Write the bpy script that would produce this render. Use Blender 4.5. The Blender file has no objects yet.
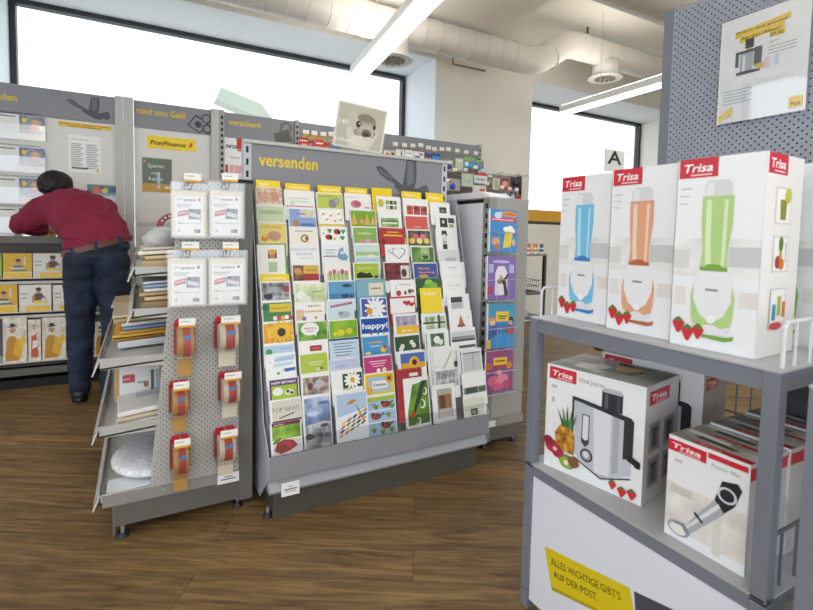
import bpy, bmesh, math, random
from mathutils import Matrix, Vector, Euler
PI = math.pi
random.seed(7)
S = bpy.context.scene
COL = S.collection

# ------------------------------------------------------------------ camera, world, exposure
F_PX, PX_X, PX_Y = 484.0, 406.5, 264.5
PITCH, ROLL, YAW, CAM_H = math.radians(3.44), math.radians(1.2), math.radians(28.9), 1.105
fwd = Vector((math.sin(YAW)*math.cos(PITCH), math.cos(YAW)*math.cos(PITCH), -math.sin(PITCH)))
rt0 = Vector((math.cos(YAW), -math.sin(YAW), 0)); up0 = rt0.cross(fwd)
rt = math.cos(ROLL)*rt0 + math.sin(ROLL)*up0
up = -math.sin(ROLL)*rt0 + math.cos(ROLL)*up0
CAM = Vector((0, 0, CAM_H))
cd = bpy.data.cameras.new('camera'); cam = bpy.data.objects.new('camera', cd); COL.objects.link(cam)
cam.matrix_world = Matrix(((rt.x, up.x, -fwd.x, CAM.x), (rt.y, up.y, -fwd.y, CAM.y), (rt.z, up.z, -fwd.z, CAM.z), (0, 0, 0, 1)))
cd.sensor_width = 36.0; cd.lens = F_PX/813*36; cd.shift_y = -(305-PX_Y)/813; cd.clip_start = .02
cd.dof.use_dof = True; cd.dof.focus_distance = 2.3; cd.dof.aperture_fstop = 4.5
S.camera = cam
S.view_settings.view_transform = 'Standard'; S.view_settings.look = 'None'
S.view_settings.gamma = 1; S.view_settings.use_curve_mapping = False
S.view_settings.exposure = 0.46
S.cycles.use_denoising = True
S.cycles.max_bounces = 8
W = bpy.data.worlds.new('daylight'); S.world = W; W.use_nodes = True
W.node_tree.nodes['Background'].inputs[0].default_value = (.86, .93, 1, 1)
W.node_tree.nodes['Background'].inputs[1].default_value = 1.75

# ------------------------------------------------------------------ helpers
def ray(x, y): return rt*((x-PX_X)/F_PX) - up*((y-PX_Y)/F_PX) + fwd
def at(x, y, axis, val):                      # the point of the plane axis=val seen at a pixel
    d = ray(x, y); return CAM + d*((val-CAM[axis])/d[axis])

def lin(h):
    h = h.lstrip('#'); o = []
    for i in (0, 2, 4):
        v = int(h[i:i+2], 16)/255; o.append(v/12.92 if v <= .04045 else ((v+.055)/1.055)**2.4)
    return (*o, 1)
_m = {}
def pbsdf(m): return m.node_tree.nodes['Principled BSDF']
def new_mat(name):
    m = bpy.data.materials.new(name); m.use_nodes = True; return m
def flat(h, rough=.55, metal=0., coat=0.):
    k = (h, rough, metal, coat)
    if k not in _m:
        m = new_mat('paint_'+h.lstrip('#')); b = pbsdf(m)
        b.inputs['Base Color'].default_value = lin(h); b.inputs['Roughness'].default_value = rough
        b.inputs['Metallic'].default_value = metal; b.inputs['Coat Weight'].default_value = coat
        _m[k] = m
    return _m[k]
def mottled(h1, h2, h3, scale=40., rough=.45, detail=3., stretch=(1, 1, 1)):
    k = ('ph', h1, h2, h3, scale, rough, stretch)
    if k not in _m:
        m = new_mat('print'); nt = m.node_tree; b = pbsdf(m)
        tc = nt.nodes.new('ShaderNodeTexCoord'); mp = nt.nodes.new('ShaderNodeMapping'); mp.inputs['Scale'].default_value = stretch
        nz = nt.nodes.new('ShaderNodeTexNoise'); nz.inputs['Scale'].default_value = scale; nz.inputs['Detail'].default_value = detail
        rp = nt.nodes.new('ShaderNodeValToRGB'); e = rp.color_ramp.elements
        e[0].position = .32; e[0].color = lin(h1); e[1].position = .68; e[1].color = lin(h3)
        n = e.new(.5); n.color = lin(h2)
        nt.links.new(tc.outputs['Object'], mp.inputs[0]); nt.links.new(mp.outputs[0], nz.inputs['Vector'])
        nt.links.new(nz.outputs['Fac'], rp.inputs[0]); nt.links.new(rp.outputs[0], b.inputs['Base Color'])
        b.inputs['Roughness'].default_value = rough; _m[k] = m
    return _m[k]
def mat_of(c):
    if not isinstance(c, str): return c
    if c.startswith('ph:'):
        p = c.split(':'); return mottled(p[1], p[2], p[3], float(p[4]) if len(p) > 4 else 40.)
    return flat(c, .4)
def glass(name, col=(1, 1, 1, 1), rough=.05, fac=.08):
    k = ('glass', name)
    if k not in _m:
        m = new_mat(name); nt = m.node_tree; out = nt.nodes['Material Output']
        t = nt.nodes.new('ShaderNodeBsdfTransparent'); t.inputs[0].default_value = col
        g = nt.nodes.new('ShaderNodeBsdfGlossy'); g.inputs['Roughness'].default_value = rough
        mx = nt.nodes.new('ShaderNodeMixShader'); mx.inputs[0].default_value = fac
        nt.links.new(t.outputs[0], mx.inputs[1]); nt.links.new(g.outputs[0], mx.inputs[2]); nt.links.new(mx.outputs[0], out.inputs[0])
        _m[k] = m
    return _m[k]
def cloudy(name, fac, rough=.25):
    m = new_mat(name); nt = m.node_tree; b = pbsdf(m); b.inputs['Base Color'].default_value = (.9, .9, .92, 1); b.inputs['Roughness'].default_value = rough
    t = nt.nodes.new('ShaderNodeBsdfTransparent'); mx = nt.nodes.new('ShaderNodeMixShader'); mx.inputs[0].default_value = fac
    nt.links.new(t.outputs[0], mx.inputs[1]); nt.links.new(b.outputs[0], mx.inputs[2]); nt.links.new(mx.outputs[0], nt.nodes['Material Output'].inputs[0]); return m
def emit(name, col, s):
    m = new_mat(name); nt = m.node_tree; e = nt.nodes.new('ShaderNodeEmission')
    e.inputs[0].default_value = col; e.inputs[1].default_value = s
    nt.links.new(e.outputs[0], nt.nodes['Material Output'].inputs[0]); return m
def perforated(h, axes, pitch=.020, rad=.135, rough=.45):
    k = ('perf', h, axes, pitch, rad)
    if k in _m: return _m[k]
    m = new_mat('perforated_metal'); nt = m.node_tree; b = pbsdf(m); L = nt.links.new
    b.inputs['Base Color'].default_value = lin(h); b.inputs['Roughness'].default_value = rough
    tc = nt.nodes.new('ShaderNodeTexCoord'); sp = nt.nodes.new('ShaderNodeSeparateXYZ'); L(tc.outputs['Object'], sp.inputs[0])
    def mth(op, a, c=None):
        n = nt.nodes.new('ShaderNodeMath'); n.operation = op
        for i, v in enumerate((a, c)):
            if v is None: continue
            if isinstance(v, (int, float)): n.inputs[i].default_value = v
            else: L(v, n.inputs[i])
        return n.outputs[0]
    a = mth('DIVIDE', sp.outputs[axes[0]], pitch); c = mth('DIVIDE', sp.outputs[axes[1]], pitch)
    def dots(ou, ov):
        fa = mth('SUBTRACT', mth('FRACT', mth('ADD', a, ou)), .5); fc = mth('SUBTRACT', mth('FRACT', mth('ADD', c, ov)), .5)
        return mth('LESS_THAN', mth('SQRT', mth('ADD', mth('MULTIPLY', fa, fa), mth('MULTIPLY', fc, fc))), rad)
    # two staggered sets of round holes
    hole = mth('MAXIMUM', dots(0, 0), dots(.5, .5))
    tr = nt.nodes.new('ShaderNodeBsdfTransparent'); mx = nt.nodes.new('ShaderNodeMixShader')
    L(hole, mx.inputs[0]); L(b.outputs[0], mx.inputs[1]); L(tr.outputs[0], mx.inputs[2]); L(mx.outputs[0], nt.nodes['Material Output'].inputs[0])
    _m[k] = m; return m

_txt = {}
def text_mesh(s, bold):
    k = (s, bold)
    if k not in _txt:
        cu = bpy.data.curves.new('t', 'FONT'); cu.body = s; cu.size = 1; cu.resolution_u = 2
        if bold: cu.offset = .022
        o = bpy.data.objects.new('t', cu); COL.objects.link(o)
        me = bpy.data.meshes.new_from_object(o.evaluated_get(bpy.context.evaluated_depsgraph_get()))
        _txt[k] = ([(v.co.x, v.co.y) for v in me.vertices], [tuple(p.vertices) for p in me.polygons])
        bpy.data.objects.remove(o); bpy.data.curves.remove(cu); bpy.data.meshes.remove(me)
    return _txt[k]

def frame_front(x, y, z): return Matrix(((1, 0, 0, x), (0, 0, -1, y), (0, 1, 0, z), (0, 0, 0, 1)))       # u=+X v=+Z normal -Y
def frame_side(x, y, z): return Matrix(((0, 0, 1, x), (1, 0, 0, y), (0, 1, 0, z), (0, 0, 0, 1)))         # u=+Y v=+Z normal +X
def frame_west(x, y, z): return Matrix(((0, 0, -1, x), (-1, 0, 0, y), (0, 1, 0, z), (0, 0, 0, 1)))       # u=-Y v=+Z normal -X
def frame_top(x, y, z): return Matrix(((1, 0, 0, x), (0, 1, 0, y), (0, 0, 1, z), (0, 0, 0, 1)))

class MB:
    def __init__(s): s.v = []; s.f = []; s.m = []; s.mats = []
    def mi(s, mat):
        mat = mat_of(mat)
        if mat not in s.mats: s.mats.append(mat)
        return s.mats.index(mat)
    def add(s, vs, fs, mat, M=None):
        n = len(s.v); i = s.mi(mat)
        s.v += [tuple(M @ Vector(p)) if M else tuple(p) for p in vs]
        s.f += [tuple(n+a for a in f) for f in fs]; s.m += [i]*len(fs); return s
    def box(s, x0, x1, y0, y1, z0, z1, mat, M=None):
        x0, x1 = sorted((x0, x1)); y0, y1 = sorted((y0, y1)); z0, z1 = sorted((z0, z1))
        v = [(x, y, z) for z in (z0, z1) for x, y in ((x0, y0), (x1, y0), (x1, y1), (x0, y1))]
        return s.add(v, [(3, 2, 1, 0), (4, 5, 6, 7), (0, 1, 5, 4), (1, 2, 6, 5), (2, 3, 7, 6), (3, 0, 4, 7)], mat, M)
    def prism(s, pts, a, b, axis, mat, M=None):          # polygon in the two other axes, extruded along axis from a to b
        def P(p, t):
            return {0: (t, p[0], p[1]), 1: (p[0], t, p[1]), 2: (p[0], p[1], t)}[axis]
        n = len(pts); v = [P(p, a) for p in pts]+[P(p, b) for p in pts]
        f = [tuple(range(n))[::-1], tuple(range(n, 2*n))]+[(i, (i+1) % n, n+(i+1) % n, n+i) for i in range(n)]
        ar = sum(pts[i][0]*pts[(i+1) % n][1]-pts[(i+1) % n][0]*pts[i][1] for i in range(n))
        flip = (ar < 0) ^ (axis == 1) ^ (b < a)
        if flip: f = [q[::-1] for q in f]
        return s.add(v, f, mat, M)
    def cyl(s, p, q, r, mat, n=12, r2=None, M=None):
        p, q = Vector(p), Vector(q); d = (q-p).normalized(); a = d.orthogonal().normalized(); b = d.cross(a); r2 = r if r2 is None else r2
        v = [p+(a*math.cos(t)+b*math.sin(t))*r for t in [2*PI*i/n for i in range(n)]]+[q+(a*math.cos(t)+b*math.sin(t))*r2 for t in [2*PI*i/n for i in range(n)]]
        f = [(i, (i+1) % n, n+(i+1) % n, n+i) for i in range(n)]+[tuple(range(n))[::-1], tuple(range(n, 2*n))]
        return s.add(v, f, mat, M)
    def ring(s, c, axis, r0, r1, w, mat, n=20, M=None):   # hollow ring of width w about axis
        c = Vector(c); d = Vector(axis).normalized(); a = d.orthogonal().normalized(); b = d.cross(a); v = []
        for t in [2*PI*i/n for i in range(n)]:
            e = a*math.cos(t)+b*math.sin(t)
            v += [c+e*r0-d*w/2, c+e*r1-d*w/2, c+e*r1+d*w/2, c+e*r0+d*w/2]
        f = []
        for i in range(n):
            j = (i+1) % n
            for k in range(4): f.append((4*i+k, 4*j+k, 4*j+(k+1) % 4, 4*i+(k+1) % 4))
        return s.add(v, f, mat, M)
    def tube(s, pts, r, mat, n=6, M=None, closed=False):
        pts = [Vector(p) for p in pts]; N = len(pts); v = []; ref = None
        for i, p in enumerate(pts):
            d = (pts[(i+1) % N if closed else min(i+1, N-1)]-pts[(i-1) % N if closed else max(i-1, 0)]).normalized()
            if ref is None: ref = d.orthogonal().normalized()
            a = (ref-d*ref.dot(d)).normalized(); ref = a; b = d.cross(a)
            v += [p+(a*math.cos(2*PI*k/n)+b*math.sin(2*PI*k/n))*r for k in range(n)]
        f = [(i*n+k, i*n+(k+1) % n, ((i+1) % N)*n+(k+1) % n, ((i+1) % N)*n+k) for i in range(N if closed else N-1) for k in range(n)]
        if not closed: f += [tuple(range(n))[::-1], tuple(range((N-1)*n, N*n))]
        return s.add(v, f, mat, M)
    def sph(s, c, r, mat, n=10, M=None):
        rx, ry, rz = r if isinstance(r, (tuple, list)) else (r, r, r); v = [(c[0], c[1], c[2]+rz)]; m = n//2+1
        for i in range(1, m):
            t = PI*i/m
            v += [(c[0]+rx*math.sin(t)*math.cos(2*PI*k/n), c[1]+ry*math.sin(t)*math.sin(2*PI*k/n), c[2]+rz*math.cos(t)) for k in range(n)]
        v.append((c[0], c[1], c[2]-rz)); f = [(0, 1+k, 1+(k+1) % n) for k in range(n)]
        for i in range(m-2): f += [(1+i*n+k, 1+(i+1)*n+k, 1+(i+1)*n+(k+1) % n, 1+i*n+(k+1) % n) for k in range(n)]
        b = 1+(m-2)*n; f += [(b+k, len(v)-1, b+(k+1) % n) for k in range(n)]
        return s.add(v, f, mat, M)
    def pr(s, shapes, M, w, h, eps=.0004, step=.00009):  # printing on a flat face: unit coordinates, later shapes lie over earlier ones
        for i, q in enumerate(shapes):
            z = eps+step*i; k = q[0]
            if k == 'R':
                _, x, y, a, b, c = q; s.add([(x*w, y*h, z), ((x+a)*w, y*h, z), ((x+a)*w, (y+b)*h, z), (x*w, (y+b)*h, z)], [(0, 1, 2, 3)], c, M)
            elif k == 'E':
                _, x, y, a, b, c = q[:6]; ro = q[6] if len(q) > 6 else 0; n = 14
                pts = [(a*w*math.cos(2*PI*j/n), b*w*math.sin(2*PI*j/n)) for j in range(n)]
                s.add([(x*w+p*math.cos(ro)-r*math.sin(ro), y*h+p*math.sin(ro)+r*math.cos(ro), z) for p, r in pts], [tuple(range(n))], c, M)
            elif k == 'P':
                _, pts, c = q; s.add([(x*w, y*h, z) for x, y in pts], [tuple(range(len(pts)))], c, M)
            elif k == 'T':
                _, x, y, sz, t, c = q[:6]; bold = len(q) > 6 and 'b' in q[6]; sh = .25 if len(q) > 6 and 'i' in q[6] else 0
                fit = q[7] if len(q) > 7 else None; vs, fs = text_mesh(t, bold)
                if vs:
                    wd = max(p[0] for p in vs); sx = sz*h
                    if fit: sx = fit*w/wd
                    s.add([(x*w+p[0]*sx+p[1]*sz*h*sh, y*h+p[1]*sz*h, z) for p in vs], fs, c, M)
        return s
    def build(s, name, parent=None, smooth=False, bevel=0, M=None):
        me = bpy.data.meshes.new(name); me.from_pydata(s.v, [], s.f)
        for m in s.mats: me.materials.append(m)
        me.polygons.foreach_set('material_index', s.m)
        if smooth: me.polygons.foreach_set('use_smooth', [True]*len(s.f))
        me.update(); o = bpy.data.objects.new(name, me); COL.objects.link(o)
        if parent: o.parent = parent
        if M is not None: o.matrix_world = M
        if bevel:
            b = o.modifiers.new('bevel', 'BEVEL'); b.width = bevel; b.segments = 2; b.limit_method = 'ANGLE'; b.angle_limit = .7
        return o
def tag(o, label, cat, group=None):
    o['label'] = label; o['category'] = cat
    if group: o['group'] = group
    return o
def thing(name, label, cat, loc=(0, 0, 0), rz=0, group=None):
    o = bpy.data.objects.new(name, None); o.empty_display_size = .05; COL.objects.link(o)
    o.location = loc; o.rotation_euler = (0, 0, rz); return tag(o, label, cat, group)
def place(o, loc, rz=0, rx=0):
    o.location = loc; o.rotation_euler = (rx, 0, rz); return o
def struct(name, mb, **k):
    o = mb.build(name, **k); o['kind'] = 'structure'; return o
ORD = ['first', 'second', 'third', 'fourth', 'fifth', 'sixth', 'seventh', 'eighth', 'ninth', 'tenth', 'eleventh', 'twelfth', 'thirteenth', 'fourteenth', 'fifteenth', 'sixteenth']

# ------------------------------------------------------------------ materials of the place
M_WALL = mottled('#e6e2d8', '#e8e4da', '#ebe7de', 3., .8)
M_CEIL = mottled('#eeebe3', '#f0ede5', '#f2efe7', 2., .85)
M_REVEAL = flat('#e6ebee', .7)
M_BLACK = flat('#2b2f31', .5)
M_GREY = flat('#a3a3a3', .4)              # painted shelf metal
M_DGREY = flat('#625f5a', .45)
M_FASCIA = flat('#8b8b90', .5)
M_STEEL = flat('#c9cbce', .3, .8)
M_WIRE = flat('#c8cacc', .35, .7)
M_RUB = flat('#1d2026', .5)
M_DARK = flat('#151515', .7)
M_WHITE = flat('#eeeeee', .5)
M_BLUEG = flat('#777b87', .38)            # blue-grey display unit on the right
M_ACRYL = glass('clear_acrylic', (.96, .97, .98, 1), .06, .10)
M_FILM = glass('clear_film', (.97, .97, .97, 1), .12, .16)
YEL = '#fad802'; RED = '#c8202f'; MAROON = '#9a1d3c'

def wood_floor():
    m = new_mat('oak_planks'); nt = m.node_tree; b = pbsdf(m); L = nt.links.new
    tc = nt.nodes.new('ShaderNodeTexCoord'); mp = nt.nodes.new('ShaderNodeMapping'); mp.inputs['Rotation'].default_value = (0, 0, math.radians(30.5))
    L(tc.outputs['Object'], mp.inputs[0])
    br = nt.nodes.new('ShaderNodeTexBrick'); br.offset = .37; br.offset_frequency = 2
    for k, v in (('Scale', 1.), ('Mortar Size', .0012), ('Mortar Smooth', .2), ('Bias', 0), ('Brick Width', 1.9), ('Row Height', .165)): br.inputs[k].default_value = v
    br.inputs['Color1'].default_value = (0, 0, 0, 1); br.inputs['Color2'].default_value = (1, 1, 1, 1); br.inputs['Mortar'].default_value = (.5, .5, .5, 1)
    L(mp.outputs[0], br.inputs['Vector'])
    st = nt.nodes.new('ShaderNodeMapping'); st.inputs['Scale'].default_value = (1.3, 13, 1); L(mp.outputs[0], st.inputs[0])
    off = nt.nodes.new('ShaderNodeVectorMath'); off.operation = 'MULTIPLY_ADD'; off.inputs[1].default_value = (7, 3, 9); L(br.outputs['Color'], off.inputs[0]); L(st.outputs[0], off.inputs[2])
    n1 = nt.nodes.new('ShaderNodeTexNoise'); n1.inputs['Scale'].default_value = 2.2; n1.inputs['Detail'].default_value = 7; n1.inputs['Roughness'].default_value = .62; n1.inputs['Distortion'].default_value = 1.1
    L(off.outputs[0], n1.inputs['Vector'])
    rp = nt.nodes.new('ShaderNodeValToRGB'); e = rp.color_ramp.elements
    e[0].position = .28; e[0].color = lin('#4c3822'); e[1].position = .74; e[1].color = lin('#a38557'); k = e.new(.5); k.color = lin('#7d613c')
    fs = nt.nodes.new('ShaderNodeMapping'); fs.inputs['Scale'].default_value = (5, 95, 1); L(mp.outputs[0], fs.inputs[0])
    n2 = nt.nodes.new('ShaderNodeTexNoise'); n2.inputs['Scale'].default_value = 2.; n2.inputs['Detail'].default_value = 4; n2.inputs['Distortion'].default_value = .6; L(fs.outputs[0], n2.inputs['Vector'])
    gm = nt.nodes.new('ShaderNodeMath'); gm.operation = 'MULTIPLY_ADD'; gm.inputs[1].default_value = .42; L(n2.outputs['Fac'], gm.inputs[0])
    gs = nt.nodes.new('ShaderNodeMath'); gs.operation = 'SUBTRACT'; gs.inputs[1].default_value = .21; L(n1.outputs['Fac'], gs.inputs[0]); L(gs.outputs[0], gm.inputs[2])
    L(gm.outputs[0], rp.inputs[0])
    hs = nt.nodes.new('ShaderNodeHueSaturation'); mr = nt.nodes.new('ShaderNodeMapRange'); mr.inputs[3].default_value = .82; mr.inputs[4].default_value = 1.12
    L(br.outputs['Color'], mr.inputs[0]); L(mr.outputs[0], hs.inputs['Value']); L(rp.outputs[0], hs.inputs['Color'])
    # knots and dark seams
    kn = nt.nodes.new('ShaderNodeTexVoronoi'); kn.inputs['Scale'].default_value = 1.15; km = nt.nodes.new('ShaderNodeMapping'); km.inputs['Scale'].default_value = (1, 2.3, 1); L(mp.outputs[0], km.inputs[0]); L(km.outputs[0], kn.inputs['Vector'])
    kr = nt.nodes.new('ShaderNodeMapRange'); kr.inputs[1].default_value = .03; kr.inputs[2].default_value = .11; kr.inputs[3].default_value = .75; kr.inputs[4].default_value = 0; L(kn.outputs['Distance'], kr.inputs[0])
    mx = nt.nodes.new('ShaderNodeMix'); mx.data_type = 'RGBA'; L(kr.outputs[0], mx.inputs['Factor']); L(hs.outputs[0], mx.inputs['A']); mx.inputs['B'].default_value = lin('#35261a')
    sm = nt.nodes.new('ShaderNodeMix'); sm.data_type = 'RGBA'; L(br.outputs['Fac'], sm.inputs['Factor']); L(mx.outputs['Result'], sm.inputs['A']); sm.inputs['B'].default_value = lin('#3d2c1b')
    L(sm.outputs['Result'], b.inputs['Base Color'])
    rr = nt.nodes.new('ShaderNodeMapRange'); rr.inputs[3].default_value = .42; rr.inputs[4].default_value = .6; L(n1.outputs['Fac'], rr.inputs[0]); L(rr.outputs[0], b.inputs['Roughness'])
    bp = nt.nodes.new('ShaderNodeBump'); bp.inputs['Strength'].default_value = .12; bp.inputs['Distance'].default_value = .01; L(n1.outputs['Fac'], bp.inputs['Height']); L(bp.outputs[0], b.inputs['Normal'])
    return m

# ------------------------------------------------------------------ the room
WY = 4.5; FY = 5.2; SOF = 3.0; CEIL = 3.4
struct('floor', MB().box(-3.2, 8.2, -3.5, FY+.2, -.1, 0, wood_floor()))
struct('ceiling', MB().box(-3.2, 8.2, -3.5, FY+.3, CEIL, CEIL+.15, M_CEIL))
w = MB()                                                  # back wall with two window openings
w.box(-3.2, 8.2, WY, FY+.1, SOF, CEIL, M_WALL)
w.box(-3.2, -.93, WY, FY+.1, 0, SOF, M_WALL)
w.box(2.80, 4.17, WY, FY+.1, 0, SOF, M_WALL)
w.box(7.16, 8.2, WY, FY+.1, 0, SOF, M_WALL)
w.box(-.93, 2.80, FY-.05, FY+.1, 0, .9, M_WALL); w.box(-.93, 2.8, WY, FY-.05, 0, .9, M_WALL)
w.box(4.17, 7.16, WY+.3, FY+.1, 0, 1.29, M_WALL)
struct('wall_back', w)
w = MB().box(-3.3, -3.2, -3.5, FY+.3, 0, .35, M_WALL).box(-3.3, -3.2, -3.5, FY+.3, 3.05, CEIL, M_WALL)
for y0, y1 in ((-3.5, -3.3), (-.35, -.05), (3.3, FY+.3)): w.box(-3.3, -3.2, y0, y1, .35, 3.05, M_WALL)
struct('wall_left', w)
struct('wall_right', MB().box(8.2, 8.3, -3.5, FY+.3, 0, CEIL, M_WALL))
struct('trim_soffit', MB().box(-.93, 2.80, WY+.002, FY, SOF-.006, SOF-.001, M_REVEAL).box(4.17, 7.16, WY+.002, FY, SOF-.006, SOF-.001, M_REVEAL)
       .box(-.929, -.924, WY+.002, FY, .9, SOF-.006, M_REVEAL).box(2.794, 2.799, WY+.002, FY, .9, SOF-.006, M_REVEAL))
struct('ceiling_slab', MB().box(-3.2, 2.96, -3.5, WY, SOF+.04, CEIL, M_CEIL))
PANE = glass('frosted_pane', (1, 1, 1, 1), .2, .06)
def window(n, x0, x1, z0, z1):
    fr = MB(); t = .042
    fr.box(x0, x1, FY-.03, FY+.05, z1-t, z1, M_BLACK).box(x0, x1, FY-.03, FY+.05, z0, z0+t, M_BLACK)
    fr.box(x0, x0+t, FY-.03, FY+.05, z0+t, z1-t, M_BLACK).box(x1-t, x1, FY-.03, FY+.05, z0+t, z1-t, M_BLACK)
    o = struct('window_%d' % n, fr)
    MB().box(x0+t, x1-t, FY, FY+.012, z0+t, z1-t, PANE).build('pane', o)
    return o
for n_, (y0, y1) in ((3, (-3.3, -.35)), (4, (-.05, 3.3))):
    fr = MB().box(-3.29, -3.21, y0, y1, .35, .41, M_BLACK).box(-3.29, -3.21, y0, y1, 2.99, 3.05, M_BLACK).box(-3.29, -3.21, y0, y0+.06, .41, 2.99, M_BLACK).box(-3.29, -3.21, y1-.06, y1, .41, 2.99, M_BLACK).box(-3.29, -3.21, (y0+y1)/2-.03, (y0+y1)/2+.03, .41, 2.99, M_BLACK)
    o = struct('window_%d' % n_, fr); MB().box(-3.256, -3.244, y0+.06, y1-.06, .41, 2.99, PANE).build('pane', o)
window(1, -.92, 2.79, .9, SOF-.007)
window(2, 4.17, 7.16, 1.29, SOF-.007)
tag(MB().box(4.172, 7.1, FY-.12, FY-.06, 1.34, 1.50, '#d9a02c').box(4.172, 7.1, FY-.13, FY-.05, 1.295, 1.34, M_BLACK).build('window_sill_panel'), 'ochre yellow band with black lower edge under the right window', 'panel')
# something pale green standing outside the left window
aw = [at(x, y, 1, 7.2) for x, y in ((221, 87), (262, 104), (275, 122), (262, 119), (216, 99))]
tag(MB().prism([(p.x, p.z) for p in aw], 7.2, 7.5, 1, flat('#b4c0b2', .6)).box(1.62, 1.72, 7.3, 7.4, -.1, 2.72, flat('#b4c0b2', .6)).build('street_awning'), 'pale green slanted awning seen outside through the left window', 'awning')
tag(MB().box(-9, 16, FY+.32, 14, -.3, -.1, flat('#b8b8b4', .8)).build('outside_pavement'), 'pale pavement outside behind the windows', 'pavement')['kind'] = 'structure'

# ducts
M_DUCT = mottled('#dedad3', '#e2ded7', '#e6e2db', 6., .4)
def ribbed_duct(name, pts, r, label, seams, closed_elbow=True):
    t = thing(name, label, 'duct', (0, 0, 0)); mb = MB(); mb.tube(pts, r, M_DUCT, 28); mb.build('duct_body', t, smooth=True)
    for p, d in seams: MB().ring(p, d, r-.004, r+.006, .012, flat('#dedbd5', .4), 28).build('seam_ring', t)
    return t
A = [(-2.9, 3.8, 2.89), (3.3, 3.8, 2.89)]
curve = [(3.5, 3.8, 2.90), (3.62, 3.8, 2.94), (3.78, 3.8, 3.04), (3.92, 3.8, 3.13), (4.06, 3.8, 3.165), (4.22, 3.8, 3.17), (8.19, 3.8, 3.17)]
seams = [((-.2+i*.17, 3.8, 2.89), (1, 0, 0)) for i in range(21)]
seams += [((4.22, 3.8, 3.17), (1, 0, 0)), ((5.2, 3.8, 3.17), (1, 0, 0)), ((3.71, 3.8, 2.985), (.8, 0, .6))]
SPIRAL = ribbed_duct('spiral_duct', A+curve, .135, 'long beige spiral air duct running along the windows with an upward jog', seams)
t = thing('air_duct', 'wide wrinkled beige air duct crossing the upper right corner', 'duct')
MB().tube([(-2.9+i*.35, 1.90, 2.725) for i in range(32)], .27, mottled('#cdc5b7', '#d6cec0', '#ddd6c9', 5., .5, stretch=(7, 1, 1)), 28).build('duct_body', t, smooth=True)
def diffuser(x, ztop, z):
    t = MB().cyl((0, 0, .012), (0, 0, ztop-z), .14, M_DUCT, 24).build('ceiling_diffuser', SPIRAL, smooth=True); t.location = (x, 3.8, z)
    MB().ring((0, 0, .006), (0, 0, 1), .11, .18, .012, M_WHITE, 28).build('rim', t)
    g = MB()
    for k in range(12):
        a = k*PI/6; g.box(.02, .112, -.012, .012, -.006, .02, flat('#8f8a80', .5), Matrix.Rotation(a, 4, 'Z') @ Matrix.Rotation(.5, 4, 'X'))
    g.cyl((0, 0, 0), (0, 0, .02), .03, M_WHITE, 12).build('swirl_blades', t)
    MB().cyl((0, 0, .025), (0, 0, .03), .112, M_DARK, 24).build('backing', t)
p = at(605, 79, 1, 3.8); diffuser(p.x, 3.1, p.z)
p = at(392, 62, 1, 3.8); diffuser(p.x, 2.8, max(p.z, 2.60))
t = thing('conduit_pipe', 'thin brown conduit pipe bent around the duct above the column', 'pipe')
cp = [at(430, 10, 1, 4.42), at(446, 17, 1, 4.42), at(452, 22, 1, 4.42), at(453, 64, 1, 4.42), at(485, 71, 1, 4.42)]
MB().tube(cp, .012, flat('#8d7f6c', .5), 8).build('pipe', t)
for i, (x, y0, y1) in enumerate(((2.28, 3.8, 3.8), (4.28, 3.8, 3.8))):
    tag(MB().cyl((x, 3.8, 2.99 if i == 0 else 3.3), (x, 3.8, SOF+.04 if i == 0 else CEIL), .012, M_DGREY, 8).build('duct_hanger'), ['grey threaded rod holding the low duct to the ceiling', 'grey threaded rod holding the raised duct to the ceiling'][i], 'hanger')

# strip lights
LAMP = emit('fluorescent_tube', (1, .95, .84, 1), 5.5)
UPFILL = emit('added_ceiling_fill', (1, .95, .85, 1), 13.0)  # fill glow added to lift the ceiling, not a lamp that is seen
def strip_light(x, y0, y1, z, rz, label, sc=1.):
    L = y1-y0; t = thing('strip_light', label, 'ceiling light', (x, y1, z), rz); t.scale = (sc, 1, 1)
    h = MB().prism([(-.075, .07), (.075, .07), (.085, 0), (.072, 0), (.066, .052), (-.066, .052), (-.072, 0), (-.085, 0)], 0, -L, 1, M_WHITE); h.build('housing', t)
    MB().box(-.06, .06, -L+.02, -.02, .0705, .075, UPFILL).build('added_upward_glow', t)  # unseen glowing strip added on top of the housing to brighten the ceiling
    MB().prism([(-.071, .004), (.071, .004), (.055, -.02), (-.055, -.02)], -.01, -L+.01, 1, LAMP).build('lamp', t)
    for yy in (-.5, -L+.12): MB().cyl((0, yy, .06), (0, yy, (SOF+.039 if x < 2.9 else CEIL-.001)-z), .003, M_STEEL, 6).build('suspension_wire', t)
    return t
strip_light(1.70, 2.25, 4.02, 2.5, math.radians(-7), 'long white strip light hanging in front of the left window')
strip_light(4.14, 2.25, 3.97, 2.5, math.radians(-2), 'long white strip light reaching behind the perforated panel on the right', .7)
strip_light(-1.2, -2.5, 1.2, 2.6, 0, 'strip light behind the viewer on the left')
strip_light(.9, -3.0, -.4, 2.6, 0, 'strip light behind the viewer in the middle')
strip_light(3.4, -3.0, .2, 2.6, 0, 'strip light behind the viewer on the right')

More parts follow.
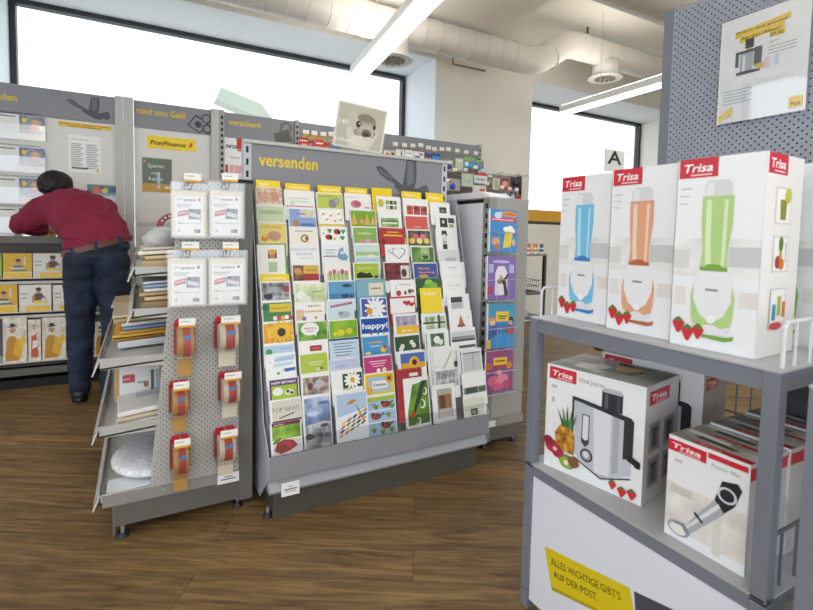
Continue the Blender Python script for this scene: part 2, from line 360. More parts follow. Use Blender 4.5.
# ------------------------------------------------------------------ wall fixtures (fascia plane at y=4.4)
BY = 4.40
M_BOARD = flat('#e2e0db', .55)
BIRD = [(0, .77), (.03, .66), (.08, .58), (.2, .47), (.33, .40), (.345, .33), (.315, .29), (.36, .29), (.42, .22), (.5, .14), (.62, .04), (.76, 0), (.84, .08), (.93, .03), (1.0, .1), (1.0, .3), (.96, .42), (.86, .37), (.76, .3), (.73, .34), (.755, .55), (.76, .75), (.745, 1.), (.56, 1.), (.54, .8), (.52, .6), (.49, .38), (.4, .45), (.3, .56), (.2, .68), (.1, .78)]
def bird(x, y, w, h): return [('P', [(x+a*w, y+b*h) for a, b in BIRD], '#4b4b50'), ('P', [(x+w*.57, y+h*.5), (x+w*.58, y+h*.97), (x+w*.70, y+h*.97), (x+w*.70, y+h*.45), (x+w*.6, y+h*.36)], '#6a6a70')]+[('P', [(x+w*(.05+.06*i), y+h*(.7-.05*i)), (x+w*(.1+.06*i), y+h*(.6-.045*i)), (x+w*(.12+.06*i), y+h*(.6-.045*i)), (x+w*(.09+.06*i), y+h*(.73-.05*i))], '#6a6a70') for i in range(4)]
FZ0, FZ1 = 1.91, 2.115
def fascia(x0, x1, label, shapes):
    mb = MB().box(x0, x1, BY, BY+.03, FZ0, FZ1, M_FASCIA)
    mb.pr(shapes, frame_front(x0, BY, FZ0), x1-x0, FZ1-FZ0); return tag(mb.build('fascia_board'), label, 'sign board', 'grey header boards on the wall fixture')
def wall_post(x, label, slots=False, w=.05):
    mb = MB().box(x-w/2, x+w/2, BY-.02, BY+.05, 0, FZ1+.01, M_GREY if slots else '#bfbdb8')
    if slots:
        for i in range(38): mb.box(x-w*.22, x+w*.22, BY-.0205, BY-.02, .2+i*.05, .225+i*.05, M_DARK)
    return tag(mb.build('upright_post'), label, 'post', 'uprights of the wall fixture')
fascia(-1.3, -.155, 'grey header board with a bird and the end of an orange word, far left', [('T', .26, .42, .33, 'versenden', '#e4c00e', 'b', .22)] + bird(.735, .1, .235, .8))
fascia(-.03, .53, 'grey header board reading rund ums Geld with banknote sketch', [('T', .03, .52, .34, 'rund ums Geld', '#e4c00e', 'b', .62), ('P', [(.68, .3), (.8, .75), (.98, .45), (.85, .0)], '#3d3d42'), ('P', [(.705, .31), (.8, .67), (.95, .43), (.85, .07)], '#8b8b90'), ('E', .83, .36, .05, .05, '#3d3d42'), ('E', .94, .62, .07, .07, '#3d3d42'), ('E', .94, .62, .05, .05, '#8b8b90'), ('E', .95, .22, .07, .07, '#3d3d42'), ('E', .95, .22, .045, .045, '#8b8b90')])
fascia(.64, 1.24, 'grey header board reading versichern with a padlock picture', [('T', .06, .52, .32, 'versichern', '#e4c00e', 'b', .44), ('P', [(.68, .35), (.9, .62), (.97, .1), (.72, -.0)], '#5a5650'), ('P', [(.77, .5), (.8, .85), (.9, .95), (.97, .7), (.93, .45), (.9, .5), (.93, .7), (.89, .82), (.83, .78), (.81, .5)], '#6b675f')])
fascia(1.28, 1.85, 'grey header board with orange lettering behind the stamp picture', [('T', .05, .30, .3, 'weitere', '#e4c00e', 'b', .4), ('T', .5, .30, .3, 'unsere', '#e4c00e', 'b', .4)])
fascia(1.89, 3.30, 'long plain grey header board left of the column', [])
wall_post(-.128, 'pale wall upright right of the bird board', w=.055); wall_post(-.0655, 'cream wall upright left of the money board', w=.066)
wall_post(.5635, 'pale wall upright right of the money board', w=.064); wall_post(.617, 'slotted wall upright left of the padlock board', True, .04)
wall_post(1.26, 'slotted wall upright right of the padlock board', True, .04); wall_post(1.87, 'slotted wall upright beside the stamp picture', True, .04)
wall_post(3.32, 'slotted wall upright at the right end of the dark header', True, .04)
def backboard(x0, x1, z0, z1, mat, label): return tag(MB().box(x0, x1, BY+.008, BY+.03, z0, z1, mat).build('back_panel'), label, 'panel', 'back panels of the wall fixture')
backboard(-1.3, -.155, 1.05, FZ0-.002, M_BOARD, 'pale back panel behind the bent over man')
backboard(-.03, .53, .1, FZ0-.002, M_BOARD, 'pale back panel with the yellow bank sign')
backboard(.64, 1.24, .1, FZ0-.002, M_BOARD, 'pale back panel below the padlock board')
backboard(1.28, 1.85, .1, FZ0-.002, perforated('#77736d', (0, 2)), 'grey perforated back panel under the orange lettering')
backboard(1.89, 3.30, .1, FZ0-.002, perforated('#77736d', (0, 2)), 'grey perforated back panel under the long plain header')
# notices on the wall panels
def poster(name, x0, y0, x1, y1, shapes, label, cat, Y=BY, bg='#f2f2ee', th=.004):
    a, b = at(x0, y0, 1, Y), at(x1, y1, 1, Y); w_, h_ = b.x-a.x, a.z-b.z
    mb = MB().box(0, w_, -th, 0, 0, h_, bg); mb.pr(shapes, frame_front(0, -th, 0), w_, h_)
    o = mb.build(name); o.location = (a.x, Y+.0075 if Y == BY else Y, b.z); return tag(o, label, cat)
lines = lambda x, y0, y1, w, n, c='#8a8a8a': [('R', x, y0+(y1-y0)*i/n, w*(.75+.25*((i*7) % 3)/2), (y1-y0)/n*.4, c) for i in range(n)]
poster('caption_strip', 58, 121, 111, 131, [('R', 0, .5, 1, .5, '#f0c000'), ('R', .2, 0, .62, .46, '#f0c000'), ('T', .02, .58, .42, 'Diese und weitere Tickets', '#3a3520', 'b', .96), ('T', .22, .08, .42, 'hier erhältlich!', '#3a3520', 'b', .58)], 'yellow caption strip above the pinned notice', 'notice', bg='#e6c84a')
poster('notice_sheet', 68, 134, 101, 174, [('T', .1, .87, .06, 'So geht es', '#777777', '', .5)]+lines(.08, .12, .8, .38, 14)+lines(.55, .12, .8, .38, 14)+[('R', .1, .1, .5, .04, '#333333'), ('R', .87, .02, .06, .12, '#e0b020')], 'white notice sheet in two columns pinned beside the head', 'notice')
poster('bank_sign', 147, 135, 196, 152, [('T', .05, .3, .5, 'PostFinance', '#101010', 'bi', .73), ('P', [(.86, .3), (.89, .3), (.91, .5), (.94, .5), (.945, .58), (.915, .58), (.93, .75), (.9, .75), (.885, .58), (.86, .58)], '#d23020')], 'yellow bank sign with black slanted lettering', 'sign', bg='#fad506')
poster('chalkboard_leaflet', 142, 157, 172, 193, [('R', 0, 0, 1, .25, '#c89a34'), ('T', .18, .72, .17, 'Sparen', '#e8e8e0', '', .55), ('T', .3, .52, .13, 'mit', '#e8e8e0', '', .2), ('T', .2, .34, .14, 'Rabatt', '#e8e8e0', '', .5), ('R', .5, .1, .1, .5, '#b9c6d8'), ('R', .45, .22, .2, .05, '#8f9fb8'), ('R', .75, .12, .18, .06, '#e9e4da'), ('R', .05, .85, .06, .07, '#d8b040')], 'green chalkboard leaflet with white handwriting on the wall', 'leaflet', bg='#66705f')
poster('insurance_sheet', 223, 137, 249, 176, [('T', .1, .72, .2, 'swiss', '#2a2a2a', 'b', .42), ('R', .52, .72, .2, .3, '#c22222'), ('T', .72, .72, .2, 'du', '#2a2a2a', 'b', .2), ('R', .55, .66, .16, .05, '#c22222'), ('T', .3, .45, .09, 'Sicher in', '#555555', '', .5), ('R', .08, .05, .12, .22, '#c44b55'), ('R', .25, .05, .7, .22, '#e6b0b0'), ('R', .4, .05, .05, .22, '#f0d4d4')], 'white insurance sheet with red block below the padlock board', 'leaflet')
poster('pink_leaflet', 138, 214, 172, 226, [('R', 0, .3, 1, .7, '#eadede'), ('R', 0, 0, 1, .3, '#cfcac8')], 'pale pink leaflet lying against the panel below the chalkboard', 'leaflet', bg='#e6dada')

poster('picture_leaflet', 87, 184, 119, 207, [('R', 0, .62, 1, .38, '#4f8a86'), ('E', .3, .76, .14, .12, '#d86a4a'), ('E', .55, .74, .1, .1, '#e8c84a'), ('R', .7, .68, .2, .2, '#3a5a8a'), ('E', .45, .86, .1, .05, '#9a2f5a'), ('R', 0, .5, 1, .12, '#8fb4c0'), ('R', .1, .2, .5, .05, '#b0b4b8')], 'small leaflet with a blue green picture on the panel right of the man', 'leaflet', bg='#e6ecf0')
# counter unit at the far left with desk and brochure shelves
t = thing('writing_desk_unit', 'grey wall desk with three brochure shelves where the man leans', 'desk', (-1.3, 4.08, 0))
U = 1.145
MB().box(0, U, 0, .33, 1.005, 1.045, '#b9b6b0').box(0, U, -.004, 0, 1.0, 1.047, M_DGREY).build('desk_top', t)
MB().box(0, U, .30, .33, .12, 1.0, M_DGREY).build('back_board', t)
for z, d in ((.735, .10), (.505, .06), (.17, 0.)):
    sb = MB().box(0, U, d, .3, z, z+.014, M_WHITE).box(0, U, d, d+.012, z-.02, z+.02, '#c9c6c0'); sb.build('shelf', t)
MB().box(0, U, .05, .3, .0, .06, M_DARK).box(0, U, 0, .3, .10, .168, M_DGREY).build('plinth', t)
MB().box(U-.025, U, 0, .33, .1, 1.0, M_GREY).build('side_panel', t)
def pic_yellow(): return [('R', .0, .0, 1, .27, '#e8d79a'), ('R', .03, .03, .9, .2, '#efc436'), ('E', .52, .66, .11, .13, '#c99a7a'), ('E', .52, .72, .1, .07, '#4a4038'), ('P', [(.25, .3), (.38, .52), (.66, .52), (.85, .3)], '#4f7464'), ('R', .72, .55, .07, .3, '#d9d4c6'), ('R', .25, .36, .5, .08, '#d8c9b2')]
def pic_white(): return [('R', .0, .0, 1, .27, '#ddd7c9'), ('R', .2, .03, .75, .18, '#f0c32c'), ('E', .6, .78, .08, .11, '#b98a6a'), ('E', .6, .84, .09, .07, '#3a2c22'), ('P', [(.4, .35), (.48, .68), (.72, .68), (.8, .35)], '#5f4038'), ('E', .44, .5, .05, .12, '#b98a6a'), ('E', .78, .48, .05, .12, '#b98a6a'), ('R', .45, .3, .45, .12, '#f0cf3a'), ('R', .68, .36, .2, .14, '#cdd0dd'), ('R', .04, .65, .22, .04, '#999999'), ('R', .05, .5, .2, .04, '#a0a0a0')]
def pic_person(): return [('R', 0, 0, 1, 1, 'ph:#cbbfae:#e3dbcd:#f1ece2:30'), ('E', .4, .72, .14, .12, '#c2936f'), ('E', .4, .68, .08, .05, '#a87a5a'), ('E', .4, .8, .22, .035, '#3c2f26', .1), ('E', .4, .84, .12, .08, '#3c2f26'), ('P', [(.08, .05), (.15, .5), (.3, .6), (.52, .58), (.7, .38), (.66, .05)], '#c98d2a'), ('P', [(.4, .2), (.75, .08), (.86, .45), (.55, .55)], '#e8b423'), ('P', [(.62, .46), (.86, .62), (.98, .48), (.76, .34)], '#f0c636')]
def pic_pair(): return [('R', 0, 0, 1, 1, 'ph:#cbbfae:#e3dbcd:#f1ece2:30'), ('E', .45, .8, .14, .09, '#b98a6a'), ('E', .45, .86, .15, .06, '#4a382a'), ('P', [(.2, .1), (.25, .6), (.65, .66), (.8, .1)], '#c9564a'), ('P', [(.3, .3), (.7, .35), (.72, .5), (.35, .5)], '#efe8e0'), ('E', .7, .66, .12, .07, '#c69a7c')]
BR = [  # px left, right, top, bottom, picture, background, label
 (2.5, 32, 252, 277, pic_yellow, '#e3b21c', 'yellow brochure with a man in green on the top brochure shelf'),
 (32.5, 66, 252, 277, pic_white, '#e9e6e0', 'white brochure with a woman in brown on the top brochure shelf'),
 (-18, 2, 252, 277, None, '#8fae3a', 'green brochure at the left frame edge of the top shelf'),
 (-12, 17.5, 284, 309.5, pic_yellow, '#e3b21c', 'yellow brochure with a man in green on the middle shelf'),
 (18.5, 51.5, 284, 309.5, pic_white, '#e9e6e0', 'white brochure with a woman in brown, whole, on the middle shelf'),
 (52.5, 85, 284, 309.5, pic_white, '#e9e6e0', 'white brochure half hidden by the jeans on the middle shelf'),
 (2, 27, 317, 351, pic_person, '#d8d0c2', 'brochure of a hatted person in yellow, left one on the bottom shelf'),
 (27.5, 41, 319, 350, pic_pair, '#d8d0c2', 'narrow brochure of a couple in red between the two hatted ones'),
 (41.5, 66, 317, 350, pic_person, '#d8d0c2', 'brochure of a hatted person in yellow, right one beside the jeans'),
 (94, 108, 321, 352, pic_person, '#e0b52a', 'yellow brochure seen between the two jeans legs')]
for x0, x1, y0, y1, pic, bg, lab in BR:
    Y = 4.20 if y0 < 280 else (4.16 if y0 < 310 else 4.10)
    a, b = at(x0, y0, 1, Y), at(x1, y1, 1, Y); zf = {252: .749, 284: .519}.get(y0, .184); wd, hg = b.x-a.x, max(.05, a.z-zf-.012)
    mb = MB().box(0, wd, 0, .02, 0, hg, bg)
    if pic: mb.pr(pic(), frame_front(0, 0, 0), wd, hg)
    tag(place(mb.build('brochure'), (a.x, Y, zf+.003), 0, -.05), lab, 'brochure', 'brochures on the shelves under the desk')
poster('yellow_slip', 82/2, 229, 56, 236, [('R', .1, .2, .5, .3, '#fff2b0')], 'yellow slip standing on the desk beside the sleeve', 'paper', 4.3, '#e8b818').location.z = 1.046
# vouchers in clear pockets on the panel, left of the head
for i, (yt, yb) in enumerate(((115, 141), (147, 173), (178, 204), (208, 233))):
    Y = BY-.012; a, b = at(19, yt, 1, Y), at(45, yb, 1, Y); wd, hg = b.x-a.x, a.z-b.z
    t = thing('voucher_pocket', 'clear pocket of blue star vouchers on the wall, %s from the top' % ['topmost', 'second', 'third', 'lowest'][i], 'voucher holder', (a.x, Y, b.z), 0, 'voucher pockets on the left wall')
    mb = MB().box(-.32, wd, 0, .012, 0, hg, '#e6e6e2'); mb.pr([('R', 0, .05, 1, .95, 'ph:#2f4f8a:#7a8fb0:#d8a070:45'), ('E', .62, .72, .18, .18, '#d8b090'), ('E', .55, .5, .2, .12, '#c05a30'), ('P', [(.2+.15*math.cos(PI/2+k*PI/5)*(1 if k % 2 == 0 else .42), .8+.16*math.sin(PI/2+k*PI/5)*(1 if k % 2 == 0 else .42)) for k in range(10)], '#f0c818'), ('R', .0, .05, 1, .2, '#e8d6b8'), ('R', -2, .9, 1.85, .04, '#4a4038')], frame_front(0, 0, 0), wd, hg)
    mb.build('voucher_stack', t)
    MB().box(-.32, wd+.004, -.012, -.010, -.005, hg*.62, M_FILM).box(-.32, wd+.004, -.012, .0, -.008, -.005, M_FILM).build('pocket_front', t)
    MB().tube([(-.32+k*.012, -.004, hg+.012+(.006 if k % 2 else -.002)) for k in range(int((wd+.32)/.012))], .002, '#3a3a3a', 5).build('wire_coil', t)

# ------------------------------------------------------------------ hanging packs on the wall at the back
def hook_tag(x, y, z, depth, label, big=1.):
    t = thing('display_hook', label, 'hook', (x, y, z), 0, 'wire hooks with price tags')
    MB().tube([(0, 0, 0), (0, -depth, 0), (0, -depth-.01, .012)], .0025, M_WIRE, 6).build('wire', t)
    m = MB().box(-.026*big, .026*big, -depth-.014, -depth-.011, -.018*big, .022*big, '#f4f4f0'); m.pr([('R', 0, .0, 1, .22, '#e9a030'), ('R', .15, .5, .6, .1, '#777777')], frame_front(-.026*big, -depth-.014, -.018*big), .052*big, .04*big); m.build('price_tag', t)
    return t
def pack(x0, y0, x1, y1, Y, card, shapes, label, blister=None):
    a, b = at(x0, y0, 1, Y), at(x1, y1, 1, Y); wd, hg = b.x-a.x, a.z-b.z
    t = thing('hanging_pack', label, 'pack', (a.x, Y, b.z), 0, 'small packs hanging on the rear wall')
    m = MB().box(0, wd, 0, .006, 0, hg, card); m.pr(shapes, frame_front(0, 0, 0), wd, hg); m.build('card_back', t)
    if blister: MB().sph((wd*blister[1], -.008, hg*blister[2]), (wd*blister[3], .022, hg*blister[4]), blister[0], 10).build('blister', t, smooth=True)
    return t
HP = [
 (299, 137, 308, 150, 4.24, RED, [('R', .3, .1, .6, .4, '#f0b030'), ('R', .1, .7, .8, .1, '#ffffff')], 'red pack with a yellow patch, leftmost behind the header', None),
 (308.5, 140, 313.5, 151, 4.25, '#b51c1c', [('R', .1, .5, .7, .2, '#e07060')], 'narrow dark red pack second from left behind the header', None),
 (315.5, 138.5, 323.5, 152, 4.24, '#e03a22', [('R', .1, .6, .8, .1, '#ffffff')], 'orange red pack third from left behind the header', None),
 (324, 142, 330, 153, 4.25, '#c02a20', [('R', .2, .3, .6, .3, '#e86a50')], 'small red pack next to the stamp picture', None),
 (331, 146, 340, 154, 4.24, '#2f6fae', [('R', .2, .3, .3, .4, '#c8dcee')], 'blue pack peeking out under the stamp picture corner', None),
 (384, 150, 390, 158, 4.24, '#e9dccf', [('R', .3, .3, .5, .4, '#c8555a')], 'cream pack with red mark right of the stamp picture', None),
 (390.5, 150, 395, 158, 4.24, '#e0c8a0', [('E', .5, .5, .3, .3, '#5a3020')], 'tan pack with brown spot right of the stamp picture', None),
 (396, 149, 404, 159, 4.24, '#ececec', [('R', .6, .1, .15, .7, '#333333')], 'white pack with a black bar above the grey header', None),
 (405, 149.5, 413, 160, 4.24, '#f4f2ee', [('R', .2, .6, .6, .1, '#cc8888')], 'plain white pack above the raised bird wing', None),
 (414, 151, 424, 161, 4.24, '#f2efe8', [('R', .1, .3, .5, .2, '#2d4a9a'), ('R', .5, .6, .4, .2, '#d05040')], 'white pack with blue and red print above the bird', None),
 (425, 153, 432, 162, 4.24, '#23418f', [('R', .1, 0, .8, .5, '#e0a030'), ('E', .5, .3, .2, .2, '#d03020')], 'dark blue pack with orange print above the header', None),
 (432.5, 153, 440, 163, 4.24, '#4f8fd6', [('R', 0, .7, 1, .3, '#1d3f95')], 'light blue pack with dark top above the header end', None),
 (444, 159, 453.5, 172, 4.2, '#a8ad7c', [('R', .2, .7, .6, .15, '#f0f0e8')], 'olive pack with a blue clip inside, upper row at the header end', ('#3a50b8', .45, .4, .35, .22)),
 (455.5, 158, 463, 172, 4.2, '#c9cbb8', [('R', .3, .75, .4, .2, '#e8e8e0')], 'pale green pack in the upper row', None),
 (463.5, 157, 474.5, 168, 4.2, '#2e9fc8', [('R', 0, .75, 1, .25, '#7ac142'), ('R', .1, .6, .7, .12, '#e65a28'), ('E', .3, .35, .16, .16, '#f0f0f0')], 'turquoise pack with green top in the upper row', None),
 (476, 160, 483.5, 169, 4.2, '#3192b5', [('R', 0, .75, .8, .25, '#8bc34a'), ('P', [(.2, .7), (.9, .6), (.6, .3)], '#e06a28')], 'smaller turquoise pack with an orange flash in the upper row', None),
 (445, 178, 460, 191, 4.0, '#a9a590', [('R', .1, .75, .3, .2, '#f0f0f0'), ('E', .35, .75, .08, .08, '#c03030'), ('R', .3, .1, .3, .3, '#2d50b5')], 'grey green pack with a blue tool in the lower row', ('#3058c0', .5, .35, .16, .3)),
 (462, 173, 473, 187, 4.0, '#c3cbb8', [('R', .2, .3, .55, .5, '#a9c0d0'), ('R', .3, .55, .3, .2, '#e8e080')], 'pale pack with a glassy bottle in the lower row', None),
 (474.5, 173, 487, 184, 4.0, '#dedede', [('R', 0, .8, 1, .2, '#c83020'), ('R', .1, .3, .7, .2, '#aaaaaa')], 'white pack with a red top strip in the lower row', None),
 (473, 185, 486, 194, 4.0, '#e2ddd4', [('R', .5, .3, .4, .3, '#d07040')], 'whitish flat pack below the red topped pack', None),
 (479, 171, 486, 186, 4.16, '#cfd4d2', [('R', .2, .1, .6, .5, '#8fa0a8'), ('R', .1, .8, .8, .12, '#c8502a')], 'pale blister pack with an orange strip between wall and rail', ('#dfe4e6', .5, .4, .3, .25)),
 (487, 174, 493, 187, 4.05, '#8d8a7c', [('E', .5, .4, .3, .3, '#c9c6b8'), ('R', .15, .8, .7, .12, '#ececec')], 'olive grey pack with a cream disc beside the rail', None),
 (441, 163, 446, 177, 4.25, '#dcdcd0', [('R', .2, .2, .5, .4, '#5f8a4a')], 'narrow cream pack with a green square behind the header end', None),
 (493, 178, 499.5, 190, 3.96, '#d9d2c2', [('R', .2, .1, .6, .8, '#b9b09a')], 'cream narrow pack on the side rail', None),
 (501, 178, 509, 190, 3.96, '#b2574a', [('E', .5, .5, .3, .3, '#e0a890'), ('R', .1, .8, .8, .15, '#3a2a28')], 'reddish pack with a round picture on the side rail', None),
 (511, 176.5, 521, 189.5, 3.96, '#3a3538', [('E', .5, .5, .3, .28, '#8d8288')], 'black pack with a grey disc on the side rail', ('#2a2629', .5, .5, .35, .3)),
 (488, 191, 494, 199, 3.92, '#55585c', [('R', .3, .2, .4, .6, '#b9c0c4')], 'small dark pack at the left of the lowest rail row', None),
 (495, 192, 501, 200, 3.92, '#4a4448', [('R', .2, .3, .5, .4, '#7c6f74')], 'small black pack second on the lowest rail row', None),
 (502.5, 192, 508.5, 200, 3.92, '#6d7276', [('E', .5, .5, .3, .35, '#d4d8da')], 'small grey pack with silver dot on the lowest rail row', None),
 (510, 192, 516, 201, 3.92, '#3b4048', [('E', .5, .5, .3, .35, '#aeb6c0')], 'small dark pack with a pale ring on the lowest rail row', None),
 (516, 195, 520.5, 205, 3.92, '#c2482e', [('E', .5, .75, .4, .3, '#8f2a22'), ('R', .1, .1, .8, .35, '#e06a4a')], 'orange red pack hanging last at the right of the rail', None)]
for x0, y0, x1, y1, Y, card, sh, lab, bl in HP:
    o = pack(x0, y0, x1, y1, Y, card, sh, lab, bl)
    a, b = at(x0, y0, 1, Y), at(x1, y1, 1, Y)
    bk = (BY+.006 if a.x < 3.3 else 4.418)-Y
    MB().tube([((b.x-a.x)/2, bk, a.z-b.z-.008), ((b.x-a.x)/2, -.012, a.z-b.z-.008)], .002, M_WIRE, 6).build('hook', o)
for i, (x, y, Y) in enumerate([(306, 132.5, 4.2), (314.5, 133.5, 4.2), (323.5, 134.5, 4.2), (331.5, 134.5, 4.2), (395.5, 144.5, 4.2), (404.5, 145.5, 4.2), (413, 146, 4.2), (421, 145.5, 4.2), (428.5, 148, 4.2), (434.5, 149.5, 4.2), (442, 149.5, 4.2), (448.5, 149.5, 4.2), (457.5, 151, 4.2), (466.5, 152.5, 4.2), (476, 153.5, 4.2)]):
    p = at(x, y, 1, Y); hook_tag(p.x, BY+.006, p.z, BY-Y-.008, 'white price tag on a wire hook, %s from the left along the rear headers' % ORD[i])
for i, (x, y) in enumerate([(455, 170), (465.5, 170), (475.5, 167.5), (487, 184), (502, 187.5), (509.5, 189), (516.5, 190)]):
    Y = 3.93; p = at(x, y, 1, Y); hook_tag(p.x, 4.41, p.z, .47, 'white price tag before the lower rear packs, %s from the left' % ORD[i], .9)
# side rail unit right of the wall fixture
t = thing('hook_rail_stand', 'grey hook stand behind the book rack, in front of the column', 'stand', (3.36, 4.42, 0))
MB().box(0, .62, 0, .03, .9, 1.82, perforated('#8b8780', (0, 2))).build('back_panel', t)
MB().box(0, .04, 0, .05, 0, 1.84, M_DGREY).build('upright_post', t); MB().box(.58, .62, 0, .05, 0, 1.84, M_DGREY).build('upright_post', t)
for i in range(5):
    MB().tube([(.08+i*.115, 0, 1.80), (.08+i*.115, -.3, 1.80), (.08+i*.115, -.31, 1.82)], .003, M_WIRE, 6).build('bare_hook', t)
# small table with boxes behind the books, wire basket below
t = thing('side_shelf', 'dark framed low shelf by the column with small colourful packs on it', 'shelf', (2.9, 3.22, 0))
for x in (0, .3):
    for y in (0, .4): MB().box(x-.013, x+.013, y-.013, y+.013, 0, .96, M_BLACK).build('leg', t)
for z in (.945, .60, .38, .14): MB().box(-.013, .313, -.013, .413, z, z+.02, '#8e8a82' if z > .9 else M_DGREY).build('shelf_board', t)
cols = [('#c8402a', '#f2f2f0'), ('#2f4f9a', '#e8e0d8'), ('#e0662a', '#f4f0ea'), ('#c83028', '#e9e4dc'), ('#f0a030', '#f4f4f0'), ('#b03030', '#ddd8d0'), ('#38508f', '#f0ece6')]
lab7 = ['red capped', 'blue capped', 'orange capped', 'bright red capped', 'amber capped', 'dark red capped', 'navy capped']
for i, (c1, c2) in enumerate(cols):
    m = MB().cyl((0, 0, 0), (0, 0, .055), .020, c2, 10).cyl((0, 0, .02), (0, 0, .04), .0205, c1, 10).cyl((0, 0, .055), (0, 0, .088), .016, c1, 10)
    tag(place(m.build('glue_bottle'), (2.925+i*.042, 3.24+(i % 2)*.03, .9655)), '%s little white bottle in the row on the dark low shelf' % lab7[i], 'bottle', 'little bottles on the low shelf')
for i, c in enumerate(('#3a4f86', '#d0502a', '#c9c4ba')):
    m = MB().box(0, .05, 0, .05, 0, .105+.01*i, c); m.pr([('R', .1, .4, .8, .3, '#f0f0ee')], frame_front(0, 0, 0), .05, .1); tag(place(m.build('small_box'), (2.91+i*.06, 3.33, .9655)), ['navy', 'orange', 'grey'][i]+' small carton standing behind the little bottles', 'box', 'small cartons on the low shelf')
t = thing('wire_basket', 'wire basket on the middle board of the dark low shelf', 'basket', (2.945, 3.24, .6215))
bk = MB()
for z, g in ((0, .0), (.05, .008), (.1, .016)): bk.tube([(-g, -g, z+.004), (.2+g, -g, z+.004), (.2+g, .25+g, z+.004), (-g, .25+g, z+.004)], .003, M_DGREY, 6, closed=True)
for i in range(9):
    x = .2*i/8; bk.tube([(x, -.016, .1), (x, 0, .004), (x, .25, .004), (x, .266, .1)], .0018, M_DGREY, 5)
bk.build('wires', t)
for i in range(3):
    m = MB().box(0, .15, 0, .2, 0, .03, ['#d5d3cf', '#bdbab4', '#e4e2de'][i]); tag(place(m.build('paper_pad'), (2.905, 3.26, .4005+i*.031), 0), ['lowest', 'middle', 'topmost'][i]+' pale paper pad in the pile on the lower board', 'paper pad', 'paper pads on the low shelf')
# A sign on a pole
t = thing('queue_sign', 'white square sign with a black letter A before the right window', 'sign', (4.02, 3.2, 0))
a, b = at(606, 148.5, 1, 3.2), at(624, 173, 1, 3.2); sw = b.x-a.x; sh = a.z-b.z+.01
m = MB().box(a.x-4.02, b.x-4.02, 0, .012, b.z, a.z, '#e2e2dd'); m.pr([('T', .14, .34, .8, 'A', '#1a1a1a', 'b', .7)], frame_front(a.x-4.02, 0, b.z), sw, sh); m.build('sign_plate', t)
MB().cyl((sw/2-.0, .025, 0.02), (sw/2, .025, a.z-.02), .014, M_STEEL, 12).build('pole', t)
MB().cyl((sw/2, .025, 0), (sw/2, .025, .02), .16, M_DGREY, 24).build('base', t)

# ------------------------------------------------------------------ left gondola: perforated end with tape, sloping shelves behind
GX, GY = 0., 1.95
t = thing('gondola_rack', 'grey shop rack with perforated end panel of tapes and sloping side shelves', 'shelf rack', (0, GY, 0))
M_GOND = flat('#b4b2ae', .4)
g = MB().box(.335, .388, -.002, 1.0, .035, 1.295, flat('#6a6762', .45)); g.build('spine', t, bevel=.003)
MB().box(.315, .389, -.004, .06, 1.292, 1.306, M_DARK).build('end_cap', t)
MB().prism([(.022, .165), (.335, .165), (.335, 1.30), (.135, 1.30)], .0, .003, 1, perforated('#b5b3ae', (0, 2), .020, .135)).build('end_panel', t)
MB().prism([(.03, .17), (.333, .17), (.333, 1.29), (.145, 1.29)], .0035, .0040, 1, flat('#4a4846', .7)).build('hole_shade_sheet', t)  # dark sheet stands in for the shade inside the rack behind the holes
b = MB().box(-.125, .335, -.004, .02, .125, .165, flat('#8f8c88', .42)).box(-.09, .335, 0, 1.0, .045, .125, M_DGREY).box(-.095, -.088, -.003, 1., .02, .125, flat('#6b6864', .5))
for x in (-.055, .07, .24): b.cyl((x, -.004, .148), (x, -.009, .146), .007, M_GREY, 10)
b.build('base', t)
m = MB().box(.255, .335, -.008, -.004, .122, .160, '#f0f0ee'); m.pr([('R', .3, .6, .4, .1, '#777777'), ('R', .15, .35, .7, .12, '#666666')], frame_front(.255, -.008, .122), .08, .04); m.build('price_label', t)
for x, y in ((-.065, .01), (.335, .03), (-.065, .9), (.335, .95)):
    f = MB().cyl((x, y, .012), (x, y, .05), .007, M_STEEL, 10).cyl((x, y, 0), (x, y, .016), .021, M_RUB, 14, r2=.015); f.build('levelling_foot', t)
SHELF = [(.94, -.02, .975), (.79, -.025, .825), (.615, -.13, .655), (.375, -.135, .415), (.135, -.135, .17)]
for z0, xf, z1 in SHELF:
    s = MB().prism([(xf, z0), (.334, z0+.03), (.334, z0+.036), (xf, z0+.006)], .004, .996, 1, flat('#c6c5c3', .35))
    s.prism([(xf, z0), (.334, z0), (.334, z1), (xf, z1)], .004, .008, 1, M_GOND).prism([(xf, z0), (.334, z0), (.334, z1), (xf, z1)], .992, .996, 1, M_GOND)
    s.box(xf, xf+.004, .004, .996, z0, z0+.03, M_GOND)
    s.prism([(xf-.02, z0-.018), (xf-.001, z0+.03), (xf+.003, z0+.03), (xf-.016, z0-.018)], .0, 1., 1, flat('#d0d0d0', .2))
    s.build('shelf', t)
